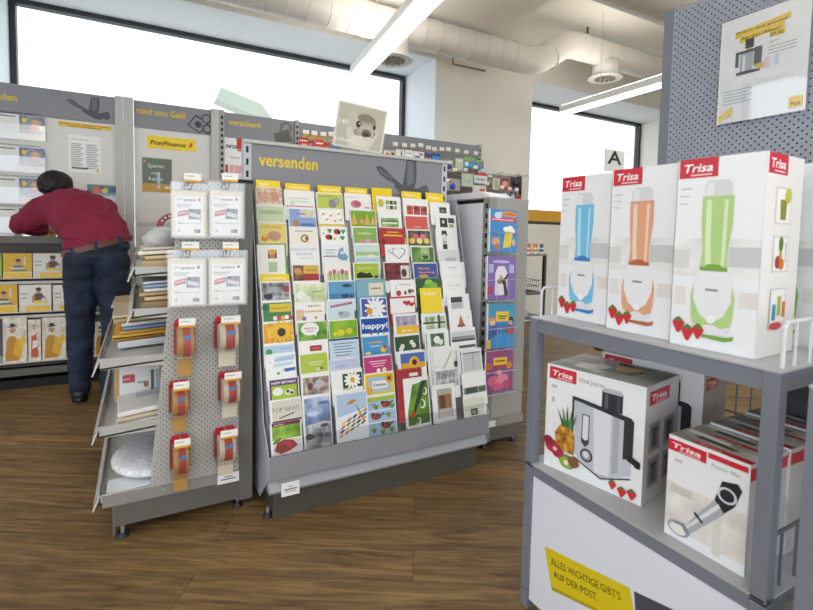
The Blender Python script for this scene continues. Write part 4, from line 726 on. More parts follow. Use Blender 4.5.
CARDS = [
 # column 1
 (255.5, 282, 186.5, 204, '#f4f2ee', PHO(0, .02, 1, .95, '#b98a72', '#dcb8a0', '#f0ddd0', 45)+[('E', .3, .4, .2, .14, '#dba890'), ('E', .72, .45, .16, .16, '#d09a80')], 'greeting card with a pink photo of baby hands'),
 (256.3, 285, 205, 222, '#e9eddc', [('R', .05, .05, .9, .9, '#cfe0b8'), ('R', .1, .5, .8, .2, '#b4cc9a')]+tl(.3, .65, .4, '#8aa070', 2, .15), 'pale green greeting card with faint lettering, second in the first column'),
 (257.5, 286.4, 222, 243, '#f6f3e4', [('R', .03, .0, .94, .95, '#ecd678'), ('E', .55, .35, .24, .18, '#c9967a'), ('E', .22, .22, .12, .1, '#e0762a'), ('E', .24, .33, .07, .07, '#f0c030'), ('R', .1, .72, .75, .12, '#e0c450')], 'yellow greeting card with a sleeping baby and toy'),
 (257, 286.4, 243.5, 275, '#f6f4f0', [('R', .0, .96, 1, .04, '#6faa3c'), ('R', .94, 0, .06, 1, '#6faa3c'), ('R', .36, .52, .3, .26, '#5f4a2a'), ('E', .5, .72, .13, .1, '#e8b020'), ('E', .5, .6, .1, .08, '#c9906a'), ('R', .36, .08, .3, .32, '#b4cc9a')], 'white greeting card edged in green with a small sunflower child'),
 (259.8, 290, 281.5, 301, '#f2f1f0', [('R', .04, .02, .92, .9, 'ph:#4a4a4e:#8f9094:#c9c9cc:40'), ('R', .76, .42, .2, .32, '#9f4040'), ('E', .25, .2, .15, .1, '#2c2c30'), ('R', .3, .4, .3, .3, '#aaaab0')], 'greeting card with a black and white car photo and red square'),
 (261.8, 291.7, 302, 322, '#f4f4f0', [('R', .03, 0, .94, .93, '#3f7f46'), ('R', .25, .45, .7, .42, '#e0c22e'), ('R', .3, .62, .55, .05, '#a8901a'), ('E', .1, .7, .1, .1, '#2c5a34')]+[('E', .42+.13*i, .14+.03*(i % 2), .075, .075, ['#f0f0f0', '#d83a6a', '#e8c030', '#f0f0f0', '#c83a3a'][i]) for i in range(5)], 'green greeting card with a yellow box and coloured eggs'),
 (262.8, 293.3, 323, 344, '#f6f2ea', [('R', .03, 0, .95, .94, 'ph:#c8740e:#eaa820:#f6d040:25')]+[('E', .6+.26*math.cos(k*PI/7), .5+.36*math.sin(k*PI/7), .14, .05, '#f0c028', k*PI/7) for k in range(14)]+[('E', .6, .48, .14, .14, '#3a2210')], 'greeting card with a big orange sunflower photo'),
 (263.4, 293.7, 345, 354.5, '#eef2f6', [('R', .02, 0, .96, .8, '#b4cfe6'), ('E', .17, .15, .11, .11, '#3f9a58'), ('R', .5, .4, .4, .1, '#94b4d4')], 'low light blue greeting card with a green dot'),
 (265.4, 295.7, 355, 377, '#f6f6f6', [('P', [(.3, .62), (.95, .66), (.95, .88), (.4, .84), (.28, .74)], '#a9cfe6'), ('P', [(.22, .38), (.9, .44), (.9, .56), (.3, .54)], '#c2dcec'), ('P', [(.5, .2), (.62, .12), (.97, .16), (.97, .3), (.6, .28)], '#2f66b4'), ('P', [(.5, .2), (.62, .12), (.6, .28)], '#e6d8c0'), ('E', .4, .09, .06, .04, '#6a9a4a'), ('R', .1, .6, .08, .04, '#d8c0a0')], 'white greeting card with a blue pencil drawing'),
 (268, 298.6, 380, 401, '#f4f2f4', [('R', .04, .0, .93, .95, '#5d2a68'), ('R', .1, .0, .82, .66, '#a9c32c'), ('T', .1, .74, .17, 'HAPPY BIRTHDAY', '#f4eef4', 'b', .8), ('E', .3, .38, .17, .13, '#f0f0ee'), ('E', .66, .3, .15, .1, '#e6e2d4'), ('E', .62, .34, .05, .05, '#2a2a22'), ('E', .74, .26, .05, .04, '#2a2a22')], 'purple and lime greeting card with a small cow'),
 (269.8, 301.2, 401, 424, '#f4f4f2', [('R', .06, .0, .92, .93, '#d6d2c4'), ('T', .05, .44, .28, 'TOP NEWS', '#77736a', '', .88), ('P', [(.25, .14), (.75, .3), (.77, .36), (.3, .2)], '#1e1e22'), ('R', .06, .0, .92, .07, '#6a2038')], 'greeting card reading TOP NEWS with a black pen'),
 (270.2, 301.6, 424.5, 459, '#f4f4f2', [('R', .06, .08, .9, .92, '#eeeeea'), ('R', .06, .5, .9, .42, 'ph:#5a8a20:#8fb83a:#b9d468:14'), ('R', .06, .9, .9, .1, '#6e2238'), ('T', .12, .93, .05, 'Zum Fest', '#f2dfe2', 'b', .3), ('P', [(.1, .2), (.2, .42), (.4, .5), (.7, .44), (.85, .26), (.6, .14), (.3, .08)], '#a8202c'), ('E', .48, .32, .2, .12, '#c23a42'), ('E', .4, .26, .12, .08, '#8a1822'), ('E', .2, .48, .16, .05, '#5f8a2c', .5)], 'tall greeting card with a dark red rose on green and white'),
 # column 2
 (283.9, 314, 189.5, 207, '#f5f3f1', [('R', .1, .5, .7, .06, '#c4dcc4'), ('R', .2, .3, .6, .1, '#d4e6cc'), ('R', .05, .04, .9, .06, '#d07a80'), ('E', .25, .25, .08, .08, '#cfe0c4')], 'white greeting card with pale green lettering and pink dots'),
 (287.8, 315.6, 207.5, 226, '#f0f0f2', [('R', .03, 0, .95, .94, '#8fa8d6'), ('R', .4, .5, .58, .44, '#d2d6da'), ('E', .7, .7, .16, .12, '#e2d8b0'), ('E', .26, .16, .12, .12, '#b5894a'), ('P', [(.35, .0), (.45, .18), (.9, .2), (.97, .0)], '#4a7fc4'), ('R', .3, .66, .3, .06, '#b0508a')], 'blue sky greeting card with a small teddy bear'),
 (289, 318, 226.5, 243.5, '#f3f0e6', tl(.2, .72, .6, '#6a6458')+[('E', .52, .3, .14, .14, '#a8792a'), ('E', .52, .3, .08, .08, '#f3f0e6'), ('E', .57, .3, .05, .05, '#7a5418')], 'cream greeting card with a brown ring motif'),
 (289.8, 319, 244, 263.5, '#f3f3f4', [('T', .03, .66, .2, 'HERZLICHEN', '#c9ccd8', 'b', .9), ('T', .2, .42, .2, 'DANK', '#c9ccd8', 'b', .6), ('R', .3, .24, .5, .05, '#d8dae2')], 'white greeting card with pale grey capitals'),
 (291.7, 319, 264.5, 281, '#f4f2ee', [('R', .03, 0, .38, .95, 'ph:#3a2416:#6f4a26:#a87a40:30'), ('R', .41, .42, .56, .53, '#d8b24a'), ('R', .41, 0, .56, .42, '#a8322c'), ('E', .2, .6, .14, .12, '#c99a50'), ('R', .5, .6, .4, .08, '#a8842a')], 'greeting card in brown, gold and red blocks'),
 (293.7, 325.8, 283, 302.5, '#f4f5ee', [('R', .04, 0, .93, .94, 'ph:#b9c88a:#d4deb0:#eef0dc:20'), ('E', .2, .35, .16, .14, '#f2f4ec'), ('E', .36, .12, .16, .14, '#e8ecdc'), ('R', .55, .5, .3, .06, '#98a868')], 'pale green greeting card with soft white blossoms'),
 (294.3, 323.8, 302.8, 321, '#f4f2ee', [('E', .48+.09*i, .78, .03, .03, ['#3a50b0', '#c83030', '#3a9a50', '#d86a20', '#e8b820'][i]) for i in range(5)]+[('R', .3, .42, .62, .1, '#dcc48a'), ('R', .04, .0, .25, .6, '#e4c4a0'), ('E', .3, .1, .07, .07, '#8a6fae'), ('E', .7, .12, .05, .05, '#c89a6a')], 'white greeting card with a row of small coloured dots'),
 (296.9, 327, 322.5, 341.5, '#f4f4f0', [('R', .03, 0, .95, .96, 'ph:#3f7a20:#74a83a:#a9cc6a:18'), ('E', .42, .6, .3, .21, '#f6f4f2'), ('P', [(.5, .4), (.62, .16), (.62, .46)], '#f6f4f2'), ('T', .22, .6, .11, 'GEBURTSTAG', '#b03a30', 'b', .4), ('T', .28, .46, .1, 'ALLES', '#b03a30', 'b', .25)], 'green greeting card with a white speech bubble'),
 (298, 327.8, 341.8, 353.5, '#f6f5f2', [('R', .37, .1, .4, .48, '#a82c26'), ('R', .45, .3, .24, .08, '#d88a80')], 'low white greeting card with a dark red box'),
 (299, 328.3, 354, 375, '#f4f5ee', [('R', .04, .03, .92, .9, '#b4c84a'), ('R', .3, .5, .5, .05, '#dfe8b0'), ('R', .34, .38, .4, .05, '#dfe8b0'), ('E', .62, .17, .08, .06, '#e0d8c4'), ('E', .74, .2, .06, .05, '#8f6a3a')], 'lime green greeting card with a tiny gift'),
 (300.5, 329.3, 375.3, 396, '#f4f4f2', [('R', .06, .0, .9, .84, 'ph:#4a3a36:#a08a80:#dcd4cc:30'), ('E', .6, .5, .14, .14, '#b4bcc8'), ('E', .3, .4, .1, .12, '#6a4038')], 'white framed greeting card with a brown grey still life'),
 (302, 330.2, 397, 452, '#eef0f4', [('R', .07, .03, .9, .92, 'ph:#4a5a7a:#7f94bc:#c4d0e4:12'), ('R', .07, .03, .9, .44, 'ph:#3a3e4a:#8a8c96:#d4d4d8:22'), ('E', .42, .7, .3, .14, '#9fb2d6'), ('E', .36, .66, .2, .09, '#c6d2e8'), ('E', .75, .84, .2, .06, '#5f78a8'), ('E', .66, .44, .27, .1, '#c0bcb8'), ('E', .74, .42, .16, .06, '#4a4648'), ('E', .2, .25, .14, .1, '#2e3038')], 'tall blue grey greeting card with glass stones'),
 # column 3
 (316, 342.5, 192.3, 208, '#f3f3ee', [('R', .03, 0, .95, .93, '#c2cf58')]+tl(.1, .74, .5, '#77803a')+[('E', .6, .25, .16, .12, '#8d8f94'), ('E', .74, .5, .12, .12, '#8d8f94'), ('E', .75, .5, .07, .07, '#d8a0a4'), ('E', .55, .44, .09, .09, '#8d8f94')], 'lime greeting card with a grey mouse'),
 (318, 343.5, 208.6, 226, '#f6f6f2', [('R', .0, .0, 1, .12, '#e8cc30')]+[q for cx, cy in ((.2, .7), (.48, .62), (.8, .72), (.32, .38), (.62, .3), (.86, .36)) for q in [('E', cx, cy, .13, .13, '#ffffff'), ('E', cx, cy, .14, .05, '#f0f0f0', .5), ('E', cx, cy, .05, .05, '#e8b820')]], 'white greeting card strewn with daisies'),
 (320.5, 347, 226.5, 244, '#f6f6f4', [q for cx, cy, c in ((.6, .72, '#b82a30'), (.28, .4, '#b82a30')) for q in [('E', cx, cy, .12, .1, c), ('E', cx+.08, cy-.02, .06, .09, '#2a2426')]]+[q for cx, cy in ((.33, .75), (.8, .35), (.84, .72)) for q in [('E', cx-.04, cy+.05, .045, .045, '#3f9a48'), ('E', cx+.04, cy+.05, .045, .045, '#3f9a48'), ('E', cx, cy-.05, .045, .045, '#3f9a48')]]+[('E', .1, .6, .05, .05, '#e8c8a0'), ('E', .5, .3, .05, .05, '#e8b840')], 'white greeting card with ladybirds and clover leaves'),
 (321, 348.4, 244.6, 262.2, '#eef2f4', [('P', [(.55, .3), (.62, .7), (.78, .9), (.8, .6), (.96, .35), (.9, .1), (.68, .12)], '#7fa4c4'), ('E', .74, .55, .08, .06, '#d4e2ec')]+tl(.12, .68, .4, '#4f6a8a', 3, .17)+[('R', .05, .3, .5, .05, '#c07a90')], 'white greeting card with a light blue dragon drawing'),
 (323.8, 350.5, 262.6, 281, '#f4f2ec', [('R', .1, .0, .8, .4, '#c8d490')]+[('E', .22+.15*i, .4+.08*(i % 2), .07, .1, ['#d48aa0', '#c46a8a', '#e0a8b4', '#b85a7a', '#d48aa0'][i]) for i in range(5)]+[('R', .2+.15*i, .05, .025, .3, '#7a9a3a') for i in range(5)], 'white greeting card with a row of pink tulips'),
 (327, 354.5, 281, 299.5, '#eef2f4', [('R', .04, .0, .94, .94, '#5fa0cc'), ('R', .04, .0, .94, .3, '#3f80b4'), ('E', .7, .72, .18, .06, '#3a4656'), ('E', .62, .16, .14, .06, '#2e3a48'), ('E', .85, .14, .06, .04, '#2e3a48')], 'blue water greeting card with dark birds'),
 (325.8, 353.5, 300, 320, '#e6eef2', [('R', .04, .0, .93, .93, '#cfe2ec')]+[('P', [(.14+.1*i, .58+.02*i), (.22+.1*i, .6+.02*i), (.22+.1*i, .72+.02*i), (.14+.1*i, .7+.02*i)], '#b04a58') for i in range(8)]+[('E', .62, .22, .22, .12, '#b4bcc4'), ('E', .5, .3, .08, .06, '#8a949c')], 'light blue greeting card with slanted red lettering'),
 (328.3, 357, 320.5, 339, '#f2f4ea', [('R', .03, .0, .95, .94, 'ph:#4a8a1c:#7fb42c:#c0d83e:9'), ('E', .4, .3, .14, .1, '#e4d42c'), ('E', .7, .35, .12, .1, '#d8cc2c'), ('E', .2, .25, .06, .06, '#e8dc40')], 'green meadow greeting card with blurry yellow flowers'),
 (329, 358.3, 339.3, 360, '#d8e6f0', [('R', .0, .9, 1, .1, '#2a3f70'), ('R', .05, .05, .9, .82, '#c4dcec')]+tl(.15, .72, .7, '#4a6a90', 4, .14)+[('R', .2, .14, .5, .05, '#c07070')], 'pale blue greeting card with navy top edge and small text'),
 (329.4, 358.2, 360.3, 371, '#e4e6f4', [('R', .03, .0, .95, .9, '#c6cce8'), ('E', .4, .3, .2, .06, '#b4bce0')], 'low lavender greeting card in the third column'),
 (331, 362, 371.5, 393, '#f5f5f3', [('R', .36, .12, .62, .68, '#2f4a28')]+[('E', .67+.16*math.cos(k*PI/6), .47+.22*math.sin(k*PI/6), .12, .045, '#f6f6f4', k*PI/6) for k in range(12)]+[('E', .67, .47, .08, .08, '#e8b820'), ('E', .5, .08, .2, .03, '#c8d080')], 'white greeting card with a daisy on a dark green square'),
 (334.5, 367, 394, 443, '#eef0f4', [('P', [(.06, .5), (.98, .62), (.98, .96), (.06, .96)], '#b4c8e4'), ('P', [(.06, .06), (.98, .1), (.98, .62), (.06, .5)], '#e8ecf2'), ('E', .5, .78, .15, .05, '#d88a2a', .25), ('P', [(.62, .7), (.66, .7), (.9, .34), (.84, .34)], '#6a9a30')]+[('E', .14+.17*(i % 5)+.03*(i//5), .12+.085*(i//5)+.05*(i % 5), .09, .03, ['#e0a020', '#c03a30', '#1f4a90', '#78a020', '#d8682a', '#102a60', '#e8c830', '#b02a50', '#5a8a2a'][(i*4) % 9], .55) for i in range(20)], 'tall sky blue greeting card with colourful seed pattern'),
 # column 4
 (344, 370.5, 192.6, 208.6, '#f5f2f2', [('E', .42, .32, .2, .14, '#cc7a8c'), ('E', .46, .34, .12, .09, '#b85a70'), ('R', .72, .08, .2, .08, '#c88a98'), ('R', .1, .7, .4, .05, '#dcc8cc')], 'white greeting card with a pink rose'),
 (349.4, 375.8, 209.2, 226, '#f2f4ea', [('R', .04, .0, .93, .93, '#7aa83a')]+[q for i, cx in enumerate((.16, .44, .64, .86)) for q in [('P', [(cx-.1, .1), (cx, .85-.12*(i % 2)), (cx+.1, .1)], '#e8c028' if i != 1 else '#d8802a'), ('E', cx, .28, .08, .07, '#e0a880')]], 'green greeting card with yellow hatted gnomes'),
 (352, 377, 226.5, 243, '#f2f4ee', [('R', .04, .0, .93, .94, '#8fb45a'), ('R', .2, .55, .55, .08, '#cfe0a8'), ('E', .35, .1, .1, .06, '#d880a8'), ('E', .6, .12, .1, .07, '#e0a0c0'), ('E', .8, .1, .08, .06, '#d880a8')], 'soft green greeting card with pink petals at the bottom'),
 (353.8, 379, 243.5, 262, '#f0f4f2', [('R', .04, .0, .93, .94, '#cfe2dc'), ('R', .04, .35, .93, .2, '#a4c88a'), ('R', .04, .0, .93, .2, '#b4ccd8'), ('R', .5, .2, .3, .2, '#e4e8e4')], 'pale grassy greeting card with misty water'),
 (352.8, 379, 262.5, 279, '#f2f4e8', [('R', .04, .0, .93, .93, '#a9c23a'), ('T', .15, .6, .2, 'Gute Fahrt', '#dfeaa8', 'i', .6), ('P', [(.12, .05), (.12, .3), (.3, .42), (.5, .3), (.62, .38), (.74, .1), (.7, .05)], '#1c1e18'), ('E', .85, .1, .08, .06, '#4a5a20')], 'lime greeting card with a black car shape'),
 (355.7, 385, 279.5, 317, '#6fa4b8', [('R', .03, .55, .94, .42, '#7fb4c4'), ('R', .42, .55, .5, .34, '#e6dec8'), ('R', .5, .72, .34, .04, '#8a8470')], 'teal greeting card with a cream label panel'),
 (359.7, 386.3, 298, 317, '#f2f2f6', [('R', .04, .0, .93, .94, '#4a55a8')]+[('E', .55+.22*math.cos(k*PI/6+.2), .42+.34*math.sin(k*PI/6+.2), .2, .06, '#f2f2f6', k*PI/6+.2) for k in range(12)]+[('E', .32, .28, .12, .12, '#e0a020')], 'violet blue greeting card with a white daisy'),
 (359.7, 388.2, 317.8, 336.5, '#f2f4f8', [('R', .03, .12, .95, .8, '#1f4fa8'), ('T', .05, .38, .42, 'happy!', '#f4f6fa', 'b', .9), ('E', .35, .1, .04, .04, '#d04030'), ('E', .6, .1, .04, .04, '#40a050'), ('E', .8, .1, .04, .04, '#e0a020')], 'blue greeting card reading happy in white'),
 (361.7, 388.3, 337, 356, '#b8d4e6', [('R', .03, .0, .95, .95, '#4a98cc'), ('R', .25, .62, .5, .07, '#d8a860'), ('R', .3, .42, .4, .05, '#c8dce8'), ('R', .03, .0, .95, .16, '#3f88b8'), ('E', .78, .22, .11, .1, '#e8c030'), ('E', .84, .36, .06, .06, '#c84a30'), ('E', .2, .1, .12, .05, '#e0d0a0')], 'blue greeting card with a small yellow toy at the corner'),
 (363, 391.6, 356.8, 374, '#f2e8ee', [('R', .02, .0, .96, .93, '#c03a78'), ('R', .2, .62, .6, .06, '#f0c8d8'), ('R', .25, .48, .5, .06, '#f0c8d8'), ('R', .3, .34, .4, .05, '#f0c8d8'), ('E', .5, .1, .07, .07, '#f4f0e8'), ('E', .7, .12, .07, .07, '#f4f0e8'), ('E', .7, .12, .03, .03, '#e8b020')], 'magenta greeting card with white flowers'),
 (363.5, 393.5, 374.5, 396, '#f4f0d8', [('R', .04, .0, .93, .94, '#e8c838'), ('R', .14, .1, .72, .7, '#a9c4e0'), ('R', .26, .26, .5, .36, '#f2efe0'), ('T', .3, .36, .2, 'Danke', '#3a5a9a', 'b', .42), ('E', .83, .68, .13, .13, '#e0a010'), ('E', .83, .68, .06, .06, '#6a4210'), ('E', .16, .2, .1, .1, '#e0a838')], 'yellow framed greeting card reading Danke'),
 (365.8, 394.8, 396.8, 439.5, '#eef0ee', [('R', .03, .02, .94, .94, '#a9bedc'), ('R', .03, .86, .94, .1, '#9fbf3a'), ('R', .03, .62, .94, .03, '#e0e6ee'), ('R', .03, .34, .94, .03, '#e0e6ee')]+[q for cx, cy in ((.65, .76), (.3, .5), (.62, .26)) for q in [('E', cx, cy, .17, .1, '#6a4a34'), ('E', cx-.08, cy, .09, .07, '#b83a30'), ('E', cx-.12, cy+.05, .06, .06, '#4a3426'), ('E', cx+.18, cy+.03, .1, .03, '#6a4a34', .5)]]+[q for cx, cy in ((.3, .72), (.72, .5), (.2, .18), (.8, .14), (.5, .12), (.85, .7)) for q in [('E', cx-.04, cy+.02, .05, .05, '#6f9f30'), ('E', cx+.04, cy+.02, .05, .05, '#6f9f30'), ('E', cx, cy-.02, .05, .05, '#5c8a28')]]+[('R', .1, .78, .2, .02, '#7a6a9a'), ('R', .45, .52, .2, .02, '#7a6a9a')], 'tall light blue greeting card with three robins and clover'),
 # column 5
 (375.8, 400, 195.6, 211.5, '#f4f4f2', [('E', .18, .55, .12, .16, '#c4c43a')]+[('R', .38+.16*(i % 3), .5-.32*(i//3), .13, .24, ['#9aa82a', '#3a4a20', '#6a7a24', '#c4c8a0', '#3a4428', '#a0a838'][i]) for i in range(6)], 'white greeting card with green photo squares'),
 (378, 401, 212, 227, '#f4f5f2', [('R', .1, .0, .76, .62, 'ph:#5a8a34:#8fb46a:#c8dcb0:20'), ('R', .16, .22, .64, .12, '#e8ece4'), ('R', .16, .38, .64, .06, '#4a6a2a')], 'white greeting card with a bench on green grass'),
 (379, 404, 227.5, 245, '#c03a34', [('R', .04, .0, .93, .94, '#b82e2c'), ('R', .3, .72, .45, .07, '#e8b83a'), ('R', .15, .52, .75, .1, '#e8b83a'), ('E', .12, .2, .1, .1, '#7a1818')], 'red greeting card with golden lettering'),
 (385, 408, 244.5, 262, '#f5f4f3', heart(.56, .52, .62, '#6a6060')+heart(.56, .53, .54, '#f5f4f3')+heart(.24, .62, .26, '#8a8080')+heart(.24, .63, .2, '#f5f4f3'), 'white greeting card with outlined hearts'),
 (383.3, 410, 262, 281, '#f2eeec', [('R', .03, .0, .94, .94, 'ph:#4a161c:#7a2a30:#96444a:50'), ('R', .62, .1, .32, .7, '#ded4d0'), ('E', .74, .4, .1, .14, '#4a3028')], 'dark red greeting card with a portrait strip'),
 (390, 415, 280, 297, '#f5f4f4', [('E', .3, .2, .1, .1, '#a8303a'), ('E', .56, .22, .05, .07, '#5a2428'), ('E', .74, .3, .07, .08, '#6a3a3c'), ('E', .86, .32, .05, .06, '#8a4a4c'), ('R', .3, .68, .5, .05, '#c0b0b0'), ('R', .2, .4, .02, .3, '#b09090')], 'white greeting card with small dark red flowers'),
 (389, 415, 297.2, 314, '#b82430', [('R', .03, .0, .93, .9, '#f4f2f2')]+heart(.66, .6, .3, '#c8202a')+heart(.84, .5, .26, '#c8202a'), 'red edged white greeting card with two red hearts'),
 (392.8, 417.8, 314.2, 336, '#f3f3f1', [('R', .1, .42, .82, .46, 'ph:#7a6a9a:#b0a4c0:#dcd8d4:30'), ('R', .1, .05, .88, .36, '#f0c020'), ('T', .3, .16, .13, 'Alles Gute', '#fff8e0', 'b', .42)], 'lavender greeting card with a yellow band'),
 (394, 419.7, 336.3, 352, '#f0f2ee', [('R', .03, .0, .94, .93, '#33502e')]+[q for cx, cy in ((.3, .3), (.66, .5), (.74, .3), (.24, .12)) for q in [('E', cx, cy, .08, .08, '#f0f0ec'), ('E', cx, cy, .03, .03, '#d8c850')]], 'dark green greeting card with small white blossoms'),
 (397, 425, 352, 370, '#f4f4f2', [('R', .1, .0, .86, .86, '#4a6ab8'), ('R', .1, .0, .86, .32, '#d8a828'), ('E', .58, .34, .18, .18, '#e8b020'), ('E', .58, .33, .09, .09, '#3a2410')], 'greeting card with a sunflower under blue sky'),
 (395.5, 421, 370, 411, '#b8383a', [('R', .05, .0, .92, .96, '#a82830'), ('R', .5, .8, .34, .08, '#eee6e2'), ('E', .66, .7, .14, .09, '#e4dcd8'), ('R', .5, .56, .34, .08, '#d88a88')], 'tall red greeting card with white seals'),
 (402.9, 427.8, 379.2, 429.5, '#f3f4f2', [('P', [(.1, .05), (.96, .06), (.96, .93), (.34, .86), (.1, .3)], 'ph:#2a4a10:#5f8a22:#8fb83c:9'), ('R', .1, .06, .84, .2, '#3f6a1a'), ('P', [(.3, .2), (.6, .5), (.9, .92), (.7, .92), (.45, .55), (.24, .2)], '#1e3a0c')]+[q for cx, cy, r in ((.82, .7, .1), (.7, .45, .12), (.5, .12, .1)) for q in [('E', cx, cy, r, r*1.3, '#e8f0e0'), ('E', cx-.03, cy+.01, r*.7, r, '#4a7a1c')]]+[('E', .28, .27, .09, .09, '#c83a1a')], 'tall green greeting card with dewdrops and a ladybird'),
 # column 6
 (402, 427.5, 197.8, 215, '#f4f3f2', [('R', .14+.27*i, .06, .25, .52, ['ph:#8a2420:#c04a30:#e0a060:50', 'ph:#6a1418:#a82a2a:#d86a5a:50', 'ph:#3a2a24:#a03a34:#c86a60:50'][i]) for i in range(3)], 'white greeting card with three red flower photos'),
 (404.5, 427.7, 215.3, 229, '#f2ecea', [('R', .03, .0, .94, .94, '#d8584e'), ('R', .4, .14, .25, .06, '#c8c0bc')], 'coral red greeting card'),
 (406.5, 430.3, 229.2, 245.5, '#eceae6', [('R', .04, .0, .93, .93, 'ph:#2a2a24:#5a4a3a:#7a7a5a:50')]+[('E', .2+.15*i, .3+.25*(i % 2), .12, .11, ['#e8c84a', '#d85a7a', '#f0e08a', '#e07a9a', '#e8d060'][i]) for i in range(5)], 'dark greeting card with yellow and pink roses'),
 (410.4, 433.6, 246, 262.5, '#eef0ea', [('R', .04, .0, .93, .93, 'ph:#2f5a1a:#5a8a34:#8fb05a:12'), ('R', .42, .2, .36, .73, '#a8c070'), ('E', .6, .35, .13, .09, '#3a4038'), ('E', .6, .5, .09, .06, '#8a9488'), ('E', .6, .62, .06, .05, '#c4ccc4')], 'green greeting card with stacked stones'),
 (412.7, 437, 262.7, 278, '#eceef4', [('R', .03, .0, .95, .94, '#2b4a9a'), ('T', .16, .56, .2, 'Gute', '#e89a30', 'bi', .5), ('T', .2, .3, .2, 'Besserung', '#e89a30', 'bi', .65), ('E', .4, .12, .2, .05, '#d8a040')], 'royal blue greeting card with orange lettering'),
 (415.8, 441, 278.3, 312, '#2f5a2a', [('R', .05, .0, .9, .95, '#2a4f26'), ('E', .5, .84, .17, .13, '#8fc83a'), ('E', .66, .76, .17, .13, '#7ab82e'), ('E', .4, .7, .17, .13, '#6aa828'), ('E', .1, .6, .1, .1, '#4a8a2a')], 'dark green greeting card with a big clover leaf'),
 (420.7, 443.3, 299.5, 315, '#f3f4f2', [('R', .1, .06, .82, .8, '#c2c8bc'), ('E', .5, .5, .16, .14, '#f4f4f0'), ('E', .66, .38, .14, .13, '#f4f4f0'), ('E', .38, .32, .13, .12, '#eef0ea'), ('E', .5, .44, .05, .05, '#c8c070')], 'white framed greeting card with pale blossoms on grey'),
 (420.7, 445.4, 314, 331.5, '#f3f4f2', [('R', .14, .1, .4, .72, 'ph:#6a8a4a:#a4bc8a:#dce4d4:30'), ('R', .6, .1, .36, .72, 'ph:#7a9a5a:#b4c89a:#e4e8e0:30'), ('R', .06, .4, .9, .1, '#2a302a'), ('R', .66, .1, .08, .8, '#2a302a')], 'white greeting card with a black cross over green photos'),
 (424, 448.3, 332, 350, '#f3f4f2', [('R', .05, .0, .04, .9, '#98a098'), ('R', .24, .12, .56, .74, 'ph:#3a4a30:#5a6a44:#98a888:40'), ('E', .5, .5, .14, .13, '#f2f4ee'), ('E', .64, .36, .1, .1, '#e8ece0')], 'white greeting card with white blooms on dark leaves'),
 (427, 452.5, 348.8, 388, '#f1f0ec', [('R', .08, .0, .03, .94, '#cfccc4'), ('R', .16, .0, .03, .94, '#dad8d0'), ('P', [(.3, .2), (.92, .9), (.96, .86), (.4, .14)], '#cfcac0'), ('R', .2, .5, .5, .02, '#d8d4ca')], 'tall cream vellum card with a diagonal fold'),
 (434, 458.5, 370.3, 389, '#eceeee', [('R', .05, .0, .9, .9, 'ph:#6a6e70:#a0a4a6:#dcdee0:30'), ('R', .3, .1, .03, .7, '#4a4e50'), ('R', .6, .1, .03, .7, '#4a4e50')], 'silver grey card with bare trees'),
 (431.2, 453.8, 386, 424, '#f3f3f1', [('R', .2, .12, .66, .76, '#b4aca0'), ('R', .26, .36, .54, .36, '#7a4a22'), ('R', .34, .36, .18, .34, '#5a3214'), ('R', .56, .36, .18, .34, '#a06a30'), ('R', .26, .12, .54, .2, '#d4cec4')], 'tall white card with a brown wooden door photo'),
 # column 7
 (429.5, 449.3, 202, 214, '#f4f4f2', [('R', .45, .12, .36, .5, '#3a4034'), ('R', .52, .2, .2, .2, '#7a8460')], 'white card with a small dark square, top of the last column'),
 (434.8, 455.4, 214, 229, '#f4f4f3', [('R', .2, .14, .36, .62, '#2a2a2c'), ('R', .6, .44, .3, .34, '#4a4a4c'), ('R', .62, .14, .24, .22, '#a8b070'), ('R', .3, .4, .12, .2, '#d0d0d0')], 'white card with black and white photo squares'),
 (435, 456.5, 229.5, 249, '#f4f4f3', [('R', .28, .0, .22, 1, '#e0dedb'), ('P', [(.26, .7), (.4, .8), (.54, .68), (.5, .95), (.3, .95)], '#1e1e20'), ('R', .32, .3, .16, .12, '#bfa890'), ('R', .3, .0, .2, .26, '#242426')], 'white card with a black ribbon'),
 (438, 459, 249.2, 262.5, '#eeeff0', [('R', .04, .1, .92, .8, '#dcdee0'), ('R', .3, .1, .5, .26, '#b4b8bc')], 'pale grey misty card in the last column'),
 (440, 464, 262.2, 277.5, '#f5f5f4', [('R', .28, .6, .4, .04, '#a8a8a8'), ('R', .06, .06, .88, .02, '#d8d8d8')], 'plain white card with one thin grey line'),
 (442, 464.3, 278.5, 295, '#f4f4f3', [('T', .25, .5, .2, 'In Liebe', '#b4b4b4', 'i', .55), ('R', .3, .3, .4, .03, '#c8c8c8')], 'white card with pale grey handwriting'),
 (447, 469, 295, 311, '#f3f3f2', [('R', .16, .1, .5, .74, '#b4b4b2'), ('R', .16, .5, .5, .34, '#2a2a2c'), ('R', .68, .1, .05, .8, '#d8d8d4')], 'white card with a dark landscape photo'),
 (448.7, 471.2, 311.7, 329.5, '#f4f3f1', [('P', [(.36, .15), (.46, .6), (.5, .8), (.56, .55), (.66, .15)], '#b8622a'), ('E', .5, .16, .2, .05, '#8a4a24'), ('R', .8, .6, .1, .04, '#b0b0b0')], 'white card with an orange brown tree figure'),
 (450, 475, 329.3, 350, '#f2f2f2', [('R', .05, .46, .92, .16, '#8a8c90'), ('R', .05, .36, .92, .1, '#2e3034'), ('R', .3, .02, .66, .14, '#4a4c50'), ('R', .05, .64, .92, .2, '#d0d2d4')], 'white card with a black sea horizon'),
